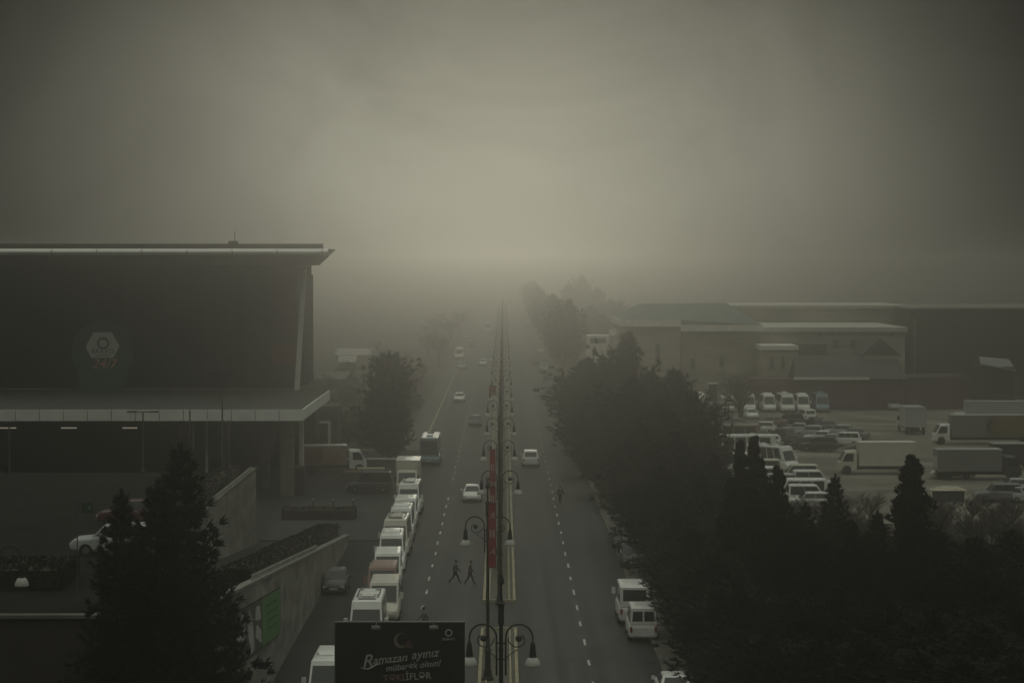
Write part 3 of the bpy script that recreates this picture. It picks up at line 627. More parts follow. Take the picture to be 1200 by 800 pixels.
for poly in ([(99.5,.1),(102,.05),(103.5,.6),(102.6,.95),(100.4,.7)],[(104.5,.5),(106,.02),(107.4,.1),(106.4,.75),(105.2,.95)],[(107.8,.3),(110.4,.1),(110.5,.35),(108.4,.55)],[(107.6,.65),(110.3,.6),(109.8,.9),(108,.92)]):
    q.slab([P2(z,u,.08) for z,u in poly],(1,0,0),.01)
q.build('white_figure',mat('poster white',(.34,.36,.32),rough=.5,var=.2,scale=1.5),pp,fix=True)
gw=MB()
for i in range(4): u=.78-.17*i; gw.slab([P2(112.5+i*.4,u,.08),P2(118.4,u,.08),P2(118.4,u+.045,.08),P2(112.5+i*.4,u+.045,.08)],(1,0,0),.008)
gw.build('printed_line',mat('poster dark green',(.04,.11,.035)),po,fix=True)
# terrace furniture
veh('suv','silver','large silver estate car parked side-on on the raised car park, behind the spruces',PX(131,126),126,R(90),h=5.51,sc_=1.02)
veh('hatch','red','dark red car on the raised car park, behind the silver estate',PX(152,141),141,R(90),h=5.51,sc_=1.05)
veh('hatch','dark','dark car under the canopy beside the tall lamp post, one headlight catching light',PX(252,198),198,R(200),h=.02)
veh('sedan','dark','dark car under the canopy next to the inner ramp wall',PX(275,203),203,R(200),h=.02)
def mk_flat(hgt,arm):
    def f():
        root=thing('parking_lamp','x','street lamp'); MB().lathe([(.14,0),(.14,.3),(.08,.35),(.06,hgt)],n=8).build('pole',mat('grey pole',(.09,.09,.085),rough=.5,metal=.4),root)
        a=MB().tube([(-arm,0,hgt+.05),(arm,0,hgt+.05)],.05,6).build('cross_arm',mat('grey pole',(.09,.09,.085)),root)
        for s in(-1,1): x0,x1=sorted((s*arm*.45,s*arm*1.1)); MB().box(x0,x1,-.14,.14,hgt+.02,hgt+.12).build('lamp_head',CHAS,a)
        return root
    return f
put('fl1',mk_flat(4.9,1.1),'double flat-headed lamp on the raised car park, in front of the canopy band',(PX(167,174),174,5.5),group='lamps of the raised car park')
put('fl1',mk_flat(4.9,1.1),'double flat-headed lamp at the far left of the raised car park',(PX(10,170),170,5.5),group='lamps of the raised car park',scale=(1,1,.9))
put('fl2',mk_flat(7.9,.85),'tallest flat-headed lamp, at the corner of the car park beside the ramp wall',(PX(260,174.2),174.2,5.5),group='lamps of the raised car park')
def poleonly():
    root=thing('pole','x','pole'); MB().lathe([(.12,0),(.07,.3),(.06,5)],n=8).build('shaft',mat('grey pole',(.09,.09,.085)),root); MB().box(-.05,.05,-.06,.06,5,5.1).build('cap',CHAS,root); return root
put('po1',poleonly,'plain grey pole to the left of the tall car park lamp',(PX(222,174),174,5.5))
sp=thing('sign_post','green and white road sign on a thin post in front of the silver estate','sign',(PX(89,112),112,5.5))
MB().tube([(0,0,0),(0,0,4.75)],.035,6).build('post',mat('grey pole',(.09,.09,.085)),sp)
MB().box(.25,.8,-.05,0,3.95,4.5).build('sign_board',mat('sign green',(.015,.05,.03),rough=.5),sp); MB().box(0,.3,-.03,.01,4.2,4.25).build('bracket',CHAS,sp)
MB().box(.58,.70,-.07,-.052,4.1,4.32).build('sign_mark',mat('sign white',(.14,.15,.14)),sp)
# gatehouse and things behind the ramp
gh=thing('gatehouse','small brown gatehouse with a grey framed opening, behind the canopy corner','building',(0,0,0))
x0,x1=PX(362,248),PX(395,248); MB().box(x0-2,x1,248,254,0,PH(484,248)).build('wall',REDB,gh)
MB().box(x0-2.1,x1+.1,247.9,254.1,PH(484,248),PH(476,248)).build('roof',mat('gate roof',(.12,.12,.11)),gh)
fr_=MB(); a,c=PX(362,247.8),PX(387,247.8); t=.28; zt_=PH(493,247.8)
fr_.box(a,a+t,247.7,247.98,0,zt_); fr_.box(c-t,c,247.7,247.98,0,zt_); fr_.box(a+t,c-t,247.7,247.98,zt_-t,zt_); fr_.build('door_frame',CANF,gh); MB().box(a+t,c-t,247.85,247.97,0,zt_-t).build('shutter',mat('shutter grey',(.07,.075,.08),rough=.5),gh)
tr_,bx_,w_=truck('box lorry with an orange and tan printed cargo box, facing the road by the gatehouse',PX(380,234),234.5,R(-84),L=4.6,W=2.1,Ht=2.9,box='tan')
q=MB(); 
for s in(1,):
    q.box(w_+.045,w_+.06,-2.1,-.2,1.1,2.7)
q.build('orange_print',mat('orange print',(.20,.09,.05),rough=.5,var=.3,scale=.8),bx_)
q=MB(); q.slab([(w_+.065,.1,1.2),(w_+.065,1.9,1.2),(w_+.065,1.5,2.2),(w_+.065,.5,1.9)],(1,0,0),.012); q.build('printed_mark',mat('faded red print',(.30,.16,.11)),bx_)
veh('van','dark','dark van parked side-on between the lorry and the row of minibuses',PX(430,211),214,R(90),sc_=1.02)
fl=thing('flatbed_trailer','low brown flatbed trailer with pale boards, behind the dark van','trailer',(PX(432,226),226,0))
MB().box(-2.6,2.2,-1,1,.75,.95).build('bed',mat('trailer boards',(.14,.09,.06)),fl)
MB().box(-1.2,1.6,-.8,.6,.96,1.3).build('board_stack',mat('pale boards',(.34,.30,.22)),fl); MB().tube([(2.2,0,.7),(3.4,0,.6)],.05,6).build('tow_bar',CHAS,fl); wheelset(fl,1.0,[-.6],.36)
def mk_post():
    root=thing('bollard','x','bollard'); MB().lathe([(.12,0),(.12,.1),(.07,.15),(.07,.85),(.0,.92)],n=8).build('shaft',CHAS,root); MB().lathe([(.075,.65),(.075,.8)],n=8).build('band',TRIM,root); return root
for i,(x,z) in enumerate(((-13.6,200),(-15.4,200),(-17.2,200))): put('bol',mk_post,['right','middle','left'][i]+'most dark bollard on the forecourt behind the hedge' if i!=1 else 'middle one of the three dark bollards on the forecourt',(x,z,.1),group='forecourt bollards')
bw=thing('boundary_wall','low brown wall with pale coping between the lorry and the minibuses','wall'); MB().box(PX(400,240),PX(463,240),240,240.3,0,.9).build('wall_face',REDB,bw); MB().box(PX(400,240)-.05,PX(463,240)+.05,239.95,240.35,.91,1.02).build('coping',CANF,bw)
# far left sheds
for i,(a,c,py0,Z,dp,wc,lb) in enumerate(((394,441,413,478,9,BEIGE,'long low shed with a white roof behind the lone tree'),(398,414,421,455,4,TRIM,'small pale cabin in front of the white-roofed shed'),(366,404,441,392,7,WALLG,'low shed with a pale sloping roof just behind the canopy'),(505,520,402,640,9,BEIGE,'faint low building left of the road, far off in the fog'))):
    o=thing('shed',lb,'shed'); X0,X1=PX(a,Z),PX(c,Z); t=PH(py0,Z); zb_=t-.75
    MB().box(X0,X1,Z,Z+dp,0,zb_).build('wall',wc,o); MB().add([(X0-.5,Z-.5,zb_),(X1+.5,Z-.5,zb_),(X1+.5,Z+dp+.5,zb_+1.1),(X0-.5,Z+dp+.5,zb_+1.1),(X0-.5,Z-.5,zb_+.25),(X1+.5,Z-.5,zb_+.25),(X1+.5,Z+dp+.5,zb_+1.35),(X0-.5,Z+dp+.5,zb_+1.35)],[(0,3,2,1),(4,5,6,7),(0,1,5,4),(1,2,6,5),(2,3,7,6),(3,0,4,7)]).build('roof',mat('weathered roof',(.34,.33,.29),rough=.9) if i!=2 else WALLG,o)
    MB().box(X0+(X1-X0)*.3,X0+(X1-X0)*.45,Z-.06,Z-.01,.1,min(zb_-.2,2.1)).build('door',CHAS,o)
# shrubs on the rough ground left of the road
GS='shrubs on the rough ground left of the road'
bp=[(-16.5,268),(-19.5,272),(-22,280),(-18,286),(-15,292),(-21.5,300),(-25,310),(-17.5,312),(-28,330),(-20,335),(-24,350),(-31,360),(-16,345),(-27,380),(-20,372),(-34,395),(-17,398),(-23,420),(-30,430),(-17,440),(-15.5,277),(-13.9,300),(-14.5,325),(-26,292)]
for i,(x,z) in enumerate(bp):
    random.seed(300+i); k=rnd(1.0,2.0)
    put('bush%d'%(i%2),mk_bush(i%2),'leafy green shrub on the rough ground left of the road beyond the gatehouse',(x+rnd(-.5,.5),z,0),rnd(0,6),GS,(k*1.2,k*1.2,k))
# ================================================================ road furniture
GL_='ornate two-armed lamps along the median'
ys=[81.5,116.5]+[142.5+24.6*i for i in range(26)]
for i,z in enumerate(ys):
    x=-.09 if i==0 else (-.83 if i==1 else -.30+((i*37)%5-2)*.03)
    put('lamp',mk_lamp,'%s ornate two-armed lamp post on the median%s'%(ordn(i),' counting from the camera' if i else ' to the camera, with both shades in view'),(x,z,.1),R(((i*53)%7-3)*.8),GL_)
put('lamp',mk_lamp,'ornate two-armed lamp at the left edge in front of the brown terrace wall',(PX(-9,96),96,0),R(12),None,(1,1,1.13))
i=0; z=154.5
while z<560:
    L=18.6
    hedge('median_hedge','%s clipped hedge length on the median, past the pedestrian gap'%ordn(i) if i else 'clipped hedge length on the median closest to the pedestrian gap',-.40,-.13,z,z+L,.1,.1,.8,500+i,22 if z<300 else 10,.11 if z<300 else .2); z+=L+1.2; i+=1
# red banners hung on the lamp posts
BR=mat('banner red',(.25,.024,.03),rough=.6,var=.1,scale=1); BW=mat('banner white',(.40,.34,.31),rough=.6)
def banner(label,px0,px1,py0,py1,Z,words):
    x0,x1=PX(px0,Z),PX(px1,Z); z1,z0=PH(py0,Z),PH(py1,Z); o=thing('banner',label,'banner',(0,0,0))
    c=MB(); n=10
    for i in range(n+1):
        zz=z0+(z1-z0)*i/n
        for x in(x0,(x0+x1)/2,x1): c.v.append((x,Z+.03*math.sin(i*.9)+(.02 if x==(x0+x1)/2 else 0),zz))
    c.f=[(3*i+j,3*i+j+1,3*i+j+4,3*i+j+3) for i in range(n) for j in range(2)]
    k=len(c.v); c.v+=[(a,b_+.015,d) for a,b_,d in c.v]; c.f+=[tuple(reversed([q+k for q in f])) for f in c.f]
    cl=c.build('cloth',BR,o)
    for zz in(z0-.02,z1+.02): MB().tube([(x0-.12,Z+.02,zz),(x1+.05,Z+.02,zz)],.02,5).build('rod',DARKM,o)
    for w,py,kind in words:
        cx=(x0+x1)/2
        if kind=='bar': 
            hz=.1*(x1-x0)
            for dx in(-.22,.18): MB().box(cx+dx*(x1-x0)-.09*(x1-x0)*1.3,cx+dx*(x1-x0)+.09*(x1-x0)*1.3,Z-.05,Z-.03,PH(py,Z)-.20,PH(py,Z)+.20).build('printed_bar',BW,cl)
        else: text(w,.46*kind,'lettering',BW,cl,Matrix.Translation((cx,Z-.045,PH(py,Z)))@RX,shear=.3)
    return o
banner('long red banner with white lettering on the second lamp post, the lowest in view',572.4,581.2,591,665.5,116.2,[('A',647,1.0),('',626,'bar'),('R',605,1.0)])
banner('red banner with white lettering on the third lamp post, just above the longest banner',573.6,580.6,527,589.5,142.2,[('',584.5,'bar'),('M',567.5,1.1),('',548,'bar')])
banner('short faded red banner high on a lamp post about halfway down the street',573,581.5,452,463,265.0,[])
# hoarding on an arm reaching from the median
Zb=76.0; hb=thing('billboard','black festive billboard with white script and a crescent moon, bottom of the picture','billboard',(0,0,0))
bx0,bx1=PX(391,Zb),PX(544.5,Zb); bz1=PH(730,Zb); bz0=bz1-2.55
MB().box(bx0+.04,bx1-.04,Zb+.0,Zb+.22,bz0+.04,bz1-.04).build('panel',mat('billboard black',(.010,.011,.010),rough=.45,var=.2,scale=.5),hb)
f=MB(); e=.05; FRM=mat('billboard frame',(.05,.05,.045),rough=.5)
f.box(bx0,bx1,Zb-.04,Zb+.26,bz1-.04,bz1); f.box(bx0,bx1,Zb-.04,Zb+.26,bz0,bz0+.04); f.box(bx0,bx0+.04,Zb-.04,Zb+.26,bz0+.04,bz1-.04); f.box(bx1-.04,bx1,Zb-.04,Zb+.26,bz0+.04,bz1-.04); f.build('frame',FRM,hb)
MB().tube([(-1.56,Zb+.42,0),(-1.56,Zb+.42,bz1-.3)],.13,10).build('mast',DARKM,hb)
MB().box(bx0+.3,-1.5,Zb+.28,Zb+.42,bz0+.5,bz0+.7).box(bx0+.3,-1.5,Zb+.28,Zb+.42,bz1-.8,bz1-.6).build('support_arm',DARKM,hb)
for pxl in(441,508.5):
    x=PX(pxl,Zb); a=MB().tube([(x,Zb+.1,bz1),(x,Zb-.15,bz1+.04),(x,Zb-.7,bz1-.02)],.018,5).build('lamp_arm',FRM,hb)
    MB().add([(x-.15,Zb-.62,bz1-.03),(x+.15,Zb-.62,bz1-.03),(x+.12,Zb-.90,bz1-.0),(x-.12,Zb-.90,bz1-.0),(x-.15,Zb-.62,bz1-.13),(x+.15,Zb-.62,bz1-.13),(x+.12,Zb-.90,bz1-.10),(x-.12,Zb-.90,bz1-.10)],[(0,1,2,3),(4,7,6,5),(0,4,5,1),(1,5,6,2),(2,6,7,3),(3,7,4,0)]).build('floodlight',mat('floodlight casing',(.20,.20,.18),rough=.5),a,fix=True)
BT=mat('billboard lettering',(.30,.32,.28),rough=.5,var=.05); BP=mat('billboard pink lettering',(.20,.12,.11),rough=.5)
pn=hb.children[0]
def bt(s,size,px,py,m,rot=0,**k): return text(s,size,'lettering',m,pn,Matrix.Translation((PX(px,Zb),Zb-.006,PH(py,Zb)))@RX@Matrix.Rotation(R(rot),4,'Z'),extrude=.004,**k)
bt('R',.62,429,777,BT,6,shear=.35); bt('amazan',.40,456,774,BT,6,shear=.3); bt('ayınız',.42,497,768,BT,6,shear=.3)
bt('mübarək olsun!',.30,483,782,BT,6,shear=.3)
bt('TƏKL',.33,462,796.5,BP,3); bt('İFLƏR',.33,489.5,794.5,BT,3)
q=MB(); sw=[(PX(421+26*t,Zb),Zb-.012,PH(783.5+2.6*math.sin(t*5.2)-1.5*t,Zb)) for t in [i/14 for i in range(15)]]; q.tube(sw,[.006+.022*math.sin(math.pi*i/14) for i in range(15)],5); q.build('swash',BT,pn)
bt('BRAVO',.13,525.3,750.5,BT)
q=MB(); 
for i in range(8):
    a0,a1=2*math.pi*i/8+.39,2*math.pi*(i+1)/8+.39; P_=lambda r_,a:(PX(525.5,Zb)+r_*math.cos(a),Zb-.003,PH(742.8,Zb)+r_*math.sin(a))
    q.slab([P_(.085,a0),P_(.085,a1),P_(.135,a1),P_(.135,a0)],(0,-1,0),.008)
q.build('emblem_ring',BT,pn,fix=True)
q=MB(); c0=(PX(469,Zb),PH(752,Zb)); o_=[(c0[0]+.24*math.cos(a),Zb-.003,c0[1]+.26*math.sin(a)) for a in [R(80+i*10) for i in range(23)]]; i_=[(c0[0]+.075+.20*math.cos(a),Zb-.003,c0[1]+.03+.21*math.sin(a)) for a in [R(80+i*10) for i in range(23)]]
for i in range(22): q.slab([o_[i],o_[i+1],i_[i+1],i_[i]],(0,-1,0),.008)
q.build('crescent',mat('crescent gold',(.15,.135,.10),rough=.5),pn,fix=True)
q=MB(); d0=(PX(478,Zb),PH(756,Zb))
q.slab([(d0[0]+.10*math.cos(R(a)),Zb-.003,d0[1]+.11*math.sin(R(a))) for a in range(0,181,20)],(0,-1,0),.008); q.box(d0[0]-.12,d0[0]+.12,Zb-.011,Zb-.003,d0[1]-.14,d0[1]-.01)
for dx in(-.17,.17): q.box(d0[0]+dx-.015,d0[0]+dx+.015,Zb-.011,Zb-.003,d0[1]-.14,d0[1]+.12)
q.build('dome_motif',mat('motif brown',(.09,.05,.045)),pn,fix=True)
# ================================================================ vehicles on and beside the street
GM='minibuses parked nose to tail at the left kerb'
rows=[('shuttle','white',381,110,'white minibus at the near end of the row, half hidden by the billboard'),
 ('minibus','white',428,128.5,'white minibus with roof rack, directly above the left end of the billboard'),
 ('bigvan','cream',448,137.8,'cream van right behind the minibus that stands above the billboard'),
 ('bigvan','brown',446,144.6,'reddish brown van squeezed between the cream and the white van in the parked row'),
 ('bigvan','white',452,151.5,'white van directly behind the brown van in the parked row'),
 ('shuttle','white',457,160.5,'white minibus with a roof unit, third minibus from the billboard in the parked row'),
 ('minibus','cream',463,169,'cream minibus fourth from the billboard in the parked row'),
 ('shuttle','white',469,178,'white minibus fifth from the billboard, in the middle of the tight row'),
 ('bigvan','white',474,186.5,'white van just in front of the tall minibus with a wide dark windscreen'),
 ('minibus','white',479,196.5,'white minibus with a wide dark windscreen, just before the cream lorry')]
for k,c,px,z,lb in rows:
    o=veh(k,c,lb,PX(px,z-2.5),z,math.pi+R(rnd(-1.5,1.5)),GM)
tr_,bx_,w_=truck('cream box lorry at the far end of the parked row, facing the camera',PX(477,210),213,math.pi,L=4.6,W=2.2,Ht=3.35,box='cream',cab='cream')
veh('coach','blue','faded blue bus driving towards the camera beside the cream lorry',PX(504,246),246,math.pi,sc_=.98,name='bus')
veh('hatch','black','black car in the service lane beside the sloping ramp wall',PX(394,150),149,math.pi)
for k,c,px,py,lb,rz in [('suv','white',622,548,'white car driving away alone in the right-hand carriageway',0),('sedan','white',553,589.5,'white saloon approaching in the lane beside the red banners',math.pi),
 ('sedan','white',538,471.5,'white car approaching in the outer left lane, beyond the blue bus',math.pi),('sedan','dark','557',500,'dark car approaching left of the lamps beyond the blue bus',math.pi),
 ('hatch','white',566,429,'white car approaching beside the lamps, well into the fog',math.pi),('hatch','grey',574,425,'grey car right behind the foggy white one beside the lamps',math.pi),
 ('minibus','white',538,421,'white minibus parked at the left kerb, far in the fog',math.pi),('sedan','silver',540,433,'silver car in front of the foggy white minibus at the left kerb',math.pi),
 ('hatch','silver',546,397,'farthest silver car at the left kerb in the fog',math.pi),('coach','white',571,389,'white bus far down the left carriageway in thick fog',math.pi),
 ('hatch','white',637.5,435,'white car parked at the right kerb by the roadside pines',0),('hatch','dark',627.5,428,'dark car beside the white one at the right kerb in the fog',0),('sedan','white',634,413,'white car at the right kerb, second one before the thick fog',0),
 ('sedan','silver',627,399,'silver car at the right kerb, third one into the fog',0),('hatch','silver',620,390,'faintest car at the right kerb, nearly lost in fog',0)]:
    px=float(px); z=GZ(py); veh(k,c,lb,PX(px,z),z+2.1,rz,name='car' if k in('suv','sedan','hatch') else 'bus')
for i,(x,py,c) in enumerate(((9.0,446,'dark'),(9.0,458,'grey'),(9.0,385,'dark'),(9.1,380,'white'),(-9.0,385,'grey'),(-9.1,381,'white'),(-9.1,406,'dark'))):
    z=GZ(py); veh('sedan',c,['dark car closest to the pines','grey car closest to the pines','dark car far down','white car far down','grey car far down the left side','white car far down the left side','dark car on the left side'][i]+' at the kerb, deep in the street',x-.6*(1 if x>0 else -1),z,0 if x>0 else math.pi,name='car')
veh('van','white','small white van with two square rear windows, at the right kerb',PX(754.5,129),130.8,0)
veh('bigvan','white','tall white van with one wide rear window, in front of the small white van',PX(745,134),137.0,0)
veh('hatch','dark','dark car with pale headlights under the roadside trees on the right',9.35,161,math.pi,None,.145)
veh('sedan','dark','dark saloon half hidden by trees on the right, behind the one with pale headlights',9.3,172,math.pi,None,.145)
veh('sedan','white','white car at the bottom edge, partly under the trees on the right',8.6,111.6,0)
# people
person('person in dark clothes crossing the road, the left one of two',PX(533,152.5),152.5,R(8),1.62,jacket=(.03,.035,.03),seed=1,stride=.36,arm=.22)
person('person in a black jacket with a raised collar, crossing to the right of another',PX(550.5,152),152,R(3),1.66,jacket=(.05,.048,.05),legs_c=(.02,.022,.03),seed=2,stride=.29,arm=.12)
person('person standing under the trees at the right-hand dashed line, in dark clothes',PX(656.5,203),203,R(80),1.7,seed=3,stride=.16)
person('person with dark hair and a grey jacket just above the billboard lamp',PX(497.5,131),131,R(200),1.72,jacket=(.14,.145,.135),legs_c=(.05,.05,.05),seed=4,stride=.16)
# footbridge far away
fb=thing('footbridge','pale footbridge across the street, barely visible in the far fog','bridge'); Z=1060
MB().box(PX(572,Z),PX(624,Z),Z,Z+4,5.4,7.0).build('deck',TRIM,fb)
for px in(574,598,621): MB().box(PX(px,Z)-.5,PX(px,Z)+.5,Z+1,Z+3,0,5.4).build('pier',BEIGE,fb)
# ================================================================ right: market building
mk=thing('market_hall','long beige market hall with a green hipped roof and pale cornices','building')
Z=352
def hall(px0,px1,pyt,z0,z1,m,name='wall',corn=0):
    X0,X1=PX(px0,z0),PX(px1,z0); t=PH(pyt,z0); o=MB().box(X0,X1,z0,z1,0,t-corn).build(name,m,mk)
    if corn:
        MB().box(X0-.35,X1+.35,z0-.45,z1+.3,t-corn+.003,t).build('cornice',mat('old cornice',(.46,.45,.39),rough=.85),o); MB().box(X0-.15,X1+.15,z0-.2,z1+.1,t-corn-.35,t-corn).build('cornice',BEIGE,o)
    return o
hall(738,797.5,374,350,380,BEIGE,corn=.8); hall(798,890,380.5,351,378,BEIGE,corn=.8)
hall(890.5,1061,383.5,353,382,BEIGE,corn=.7)
up=hall(852,1062,357.5,384,410,BEIGE,'upper_wall',corn=.5)
a,b_,c,d=PX(727,352),PX(891,352),PX(748,365),PX(850,365); e0=PH(374.5,352)
MB().add([(a,349,e0),(PX(797.5,350),349,e0),(PX(798,350),349,PH(380.5,351)+.02),(b_,349.5,PH(380.5,351)+.02),(d,364,PH(354.5,364)),(c,364,PH(356,364)),(a,380,e0),(b_,380,e0)],
  [(0,1,4,5),(1,2,3,4),(0,5,6),(3,7,4),(6,5,4,7)]).build('roof',GROOF,mk,fix=True)
ec=mat('eave board pale',(.62,.61,.54),rough=.8)
MB().box(a-.1,PX(797.6,349),348.75,348.98,e0-1.0,e0+.02).build('eave_board',ec,mk); MB().box(PX(797.9,349),b_+.1,348.75,348.98,PH(380.5,351)-.95,PH(380.5,351)+.03).build('eave_board',ec,mk); MB().box(a-.25,a-.02,348.98,380,e0-1.0,e0+.02).build('eave_board',ec,mk)
MB().box(PX(893,343),PX(935,343),343,352.7,0,PH(410,343)).build('porch_wall',BEIGE,mk); MB().box(PX(892,343),PX(936,343),342.7,352.8,PH(410,343)+.003,PH(405,343)).build('porch_cornice',TRIM,mk)
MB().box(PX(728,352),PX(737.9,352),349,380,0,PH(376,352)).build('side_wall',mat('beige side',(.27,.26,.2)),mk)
for px,py0,py1,wd in((771,402,428,6),(812,420,432,5),(846,418,430,5),(905,418,432,4),(918,418,432,4),(980,398,408,6),(1000,398,408,6),(1045,388,394,5),(960,388,394,5)):
    zz=350-.06 if px<798 else (351-.06 if px<890 else (342.94 if px<935 else 352.94))
    MB().box(PX(px-wd/2,zz),PX(px+wd/2,zz),zz-.05,zz,PH(py1,zz),PH(py0,zz)).build('window',mat('dim window',(.09,.09,.075),rough=.4),mk)
lo=thing('workshop','low brown workshop with a dark roof and pale eave, before the market hall','building')
Zw=336; X0,X1=PX(935,Zw),PX(1060,Zw); ht=PH(441.5,Zw)
MB().box(PX(880,Zw),X1,Zw,Zw+6,0,ht-.35).build('wall',REDB,lo)
rf=MB().add([(X0-.5,Zw-.6,ht-.3),(X1+.5,Zw-.6,ht-.3),(X1,Zw+7,PH(416,343)),(X0+.5,Zw+7,PH(416,343)),(X0-.5,Zw+14,ht-.3),(X1+.5,Zw+14,ht-.3)],[(0,1,2,3),(3,2,5,4),(0,3,4),(1,5,2)]).build('roof',DROOF,lo)
MB().box(X0-.6,X1+.6-6,Zw-.75,Zw-.6,ht-.42,ht-.02).build('eave_board',TRIM,rf)
MB().add([(PX(1010,342),341.5,PH(416,342)),(PX(1056,342),341.5,PH(416,342)),(PX(1031,342),341.5,PH(396,342)),(PX(1010,342),352,PH(416,342)),(PX(1056,342),352,PH(416,342)),(PX(1031,342),352,PH(396,342))],[(0,1,2),(5,4,3),(0,2,5,3),(1,4,5,2)]).build('gable',DROOF,lo)
MB().box(PX(1012,342),PX(1055,342),341.6,352,PH(421,342)-1.5,PH(416.3,342)).build('gable_wall',BEIGE,lo)
MB().box(PX(936,344),PX(969,344),344,350,PH(416,344)-1,PH(403,344)).build('roof_cabin',mat('dark cabin',(.05,.052,.05)),lo)
w2=thing('yard_wall','long reddish brown yard wall right of the workshop, behind the lorries','wall'); MB().box(X1+.3,PX(1135,Zw),Zw+1,Zw+1.4,0,PH(443,Zw)).build('wall_face',REDB,w2); MB().box(X1+.3,PX(1128,Zw),Zw+.9,Zw+1.5,PH(443,Zw)+.003,PH(439,Zw)).build('coping',mat('old coping',(.2,.19,.16)),w2)
dk=thing('warehouse','large dark warehouse at the right edge, fading into the fog','building'); MB().box(PX(1066,372),PX(1300,372),372,410,0,PH(363,372)).build('wall',mat('dark sheet wall',(.055,.056,.052),rough=.9,var=.15,scale=.1),dk)
MB().box(PX(1066,372)-.3,PX(1300,372),371.6,410.3,PH(363,372)+.003,PH(360.5,372)).build('roof_edge',mat('old coping',(.2,.19,.16)),dk)
for px in(1072,): MB().tube([(PX(px,371),371,0),(PX(px,371),371,PH(372,371))],.2,6).build('downpipe',mat('old coping',(.2,.19,.16)),dk)
for k in range(4): MB().box(PX(1100+k*28,371.9),PX(1116+k*28,371.9),371.85,371.95,0,4.0).build('door',mat('dim door',(.08,.075,.065)),dk)
lh=thing('shed','light sloping shed roof at the far right behind the container lorry','shed'); MB().box(PX(1152,345),PX(1190,345),345,352,0,PH(430,345)).build('wall',DROOF,lh); MB().add([(PX(1150,344.5),344.5,PH(426,345)),(PX(1192,344.5),344.5,PH(434,345)),(PX(1185,352),353,PH(421,352)),(PX(1150,352),353,PH(418,352))],[(0,1,2,3)]).slab([(PX(1150,344.5),344.5,PH(426,345)-.1),(PX(1192,344.5),344.5,PH(434,345)-.1),(PX(1185,352),353,PH(421,352)-.1),(PX(1150,352),353,PH(418,352)-.1)],(0,0,-1),.1).build('roof',mat('old roof',(.2,.2,.18)),lh)
wb_=thing('site_cabin','white framed cabin with a dark window left of the market hall','cabin'); z=358
MB().box(PX(688,z),PX(714,z),z,z+5,0,PH(393,z)).build('wall',TRIM,wb_); MB().box(PX(692,z),PX(710,z),z-.08,z-.003,PH(402,z),PH(396,z)).build('window',mat('dim window',(.09,.09,.075)),wb_)
sd_=thing('satellite_dish','white satellite dish on the left wall of the market hall','dish'); z=348.6; MB().tube([(PX(718,z),z,PH(392,z)),(PX(718,z),z,PH(390,z))],.06,5).build('bracket',CHAS,sd_)
q=MB().lathe([(.0,0),(.35,.05),(.65,.18),(.62,.2),(.3,.08)],n=14); q.v=[(x,-zz,y) for x,y,zz in q.v]; o=q.build('reflector',TRIM,sd_); o.location=(PX(718,z),z,PH(388.5,z))
# pavilion and kiosk at the lot
pv=thing('pavilion','open shelter with dark posts and a flat roof at the left of the car park','shelter'); z=301; x0,x1=PX(806,z),PX(870,z)
MB().box(x0-.4,x1+.4,z-.6,z+5,2.85,3.1).build('roof',mat('grey roof',(.12,.12,.11)),pv)
for i in range(5):
    x=x0+(x1-x0)*i/4
    for zz in(z,z+4): MB().box(x-.12,x+.12,zz-.1,zz+.1,0,2.84).build('post',CHAS,pv)
for i in range(3): MB().box(x0+.6+i*2.2,x0+2.2+i*2.2,z+3.3,z+3.35,.1,1.5).build('panel',CANF,pv)
ks=thing('kiosk','small kiosk with a pale sloping roof behind the open shelter','kiosk'); z=318
MB().box(PX(808,z),PX(828,z),z,z+3,0,2.9).build('wall',CANF,ks); MB().add([(PX(805,z),z-.3,2.9),(PX(831,z),z-.3,2.9),(PX(831,z),z+3.3,2.9),(PX(805,z),z+3.3,2.9),(PX(812,z),z+1.2,3.7),(PX(824,z),z+1.2,3.7)],[(0,1,5,4),(1,2,5),(2,3,4,5),(3,0,4)]).build('roof',TRIM,ks)
tp=thing('advertising_tower','dark upright panel tower beside the kiosk','tower'); MB().box(PX(831,z),PX(841,z),z,z+.6,0,PH(450,z)).build('panel',mat('tower grey',(.05,.055,.055)),tp); MB().box(PX(830,z),PX(842,z),z-.05,z+.65,PH(450,z)+.003,PH(450,z)+.2).build('cap',CANF,tp)
# minibuses lined up facing the camera
for i,(px,c,k) in enumerate(((852,'cream','bigvan'),(877,'white','minibus'),(901,'white','minibus'),(921,'white','minibus'),(941,'white','minibus'),(963,'blue','minibus'))):
    veh('shuttle' if i in(2,4) else k,c,['small cream van at the left end of the row of minibuses','white minibus, leftmost full-size one of the row in front of the workshop wall','white minibus, second full-size one in the row by the workshop wall','white minibus in the middle right of the row by the workshop wall','white minibus next to the blue one by the workshop wall','faded blue minibus at the right end of the row by the workshop wall'][i],PX(px,331),331+(i%3)*.4,math.pi+R(rnd(-2,2)),'minibuses lined up by the workshop wall')
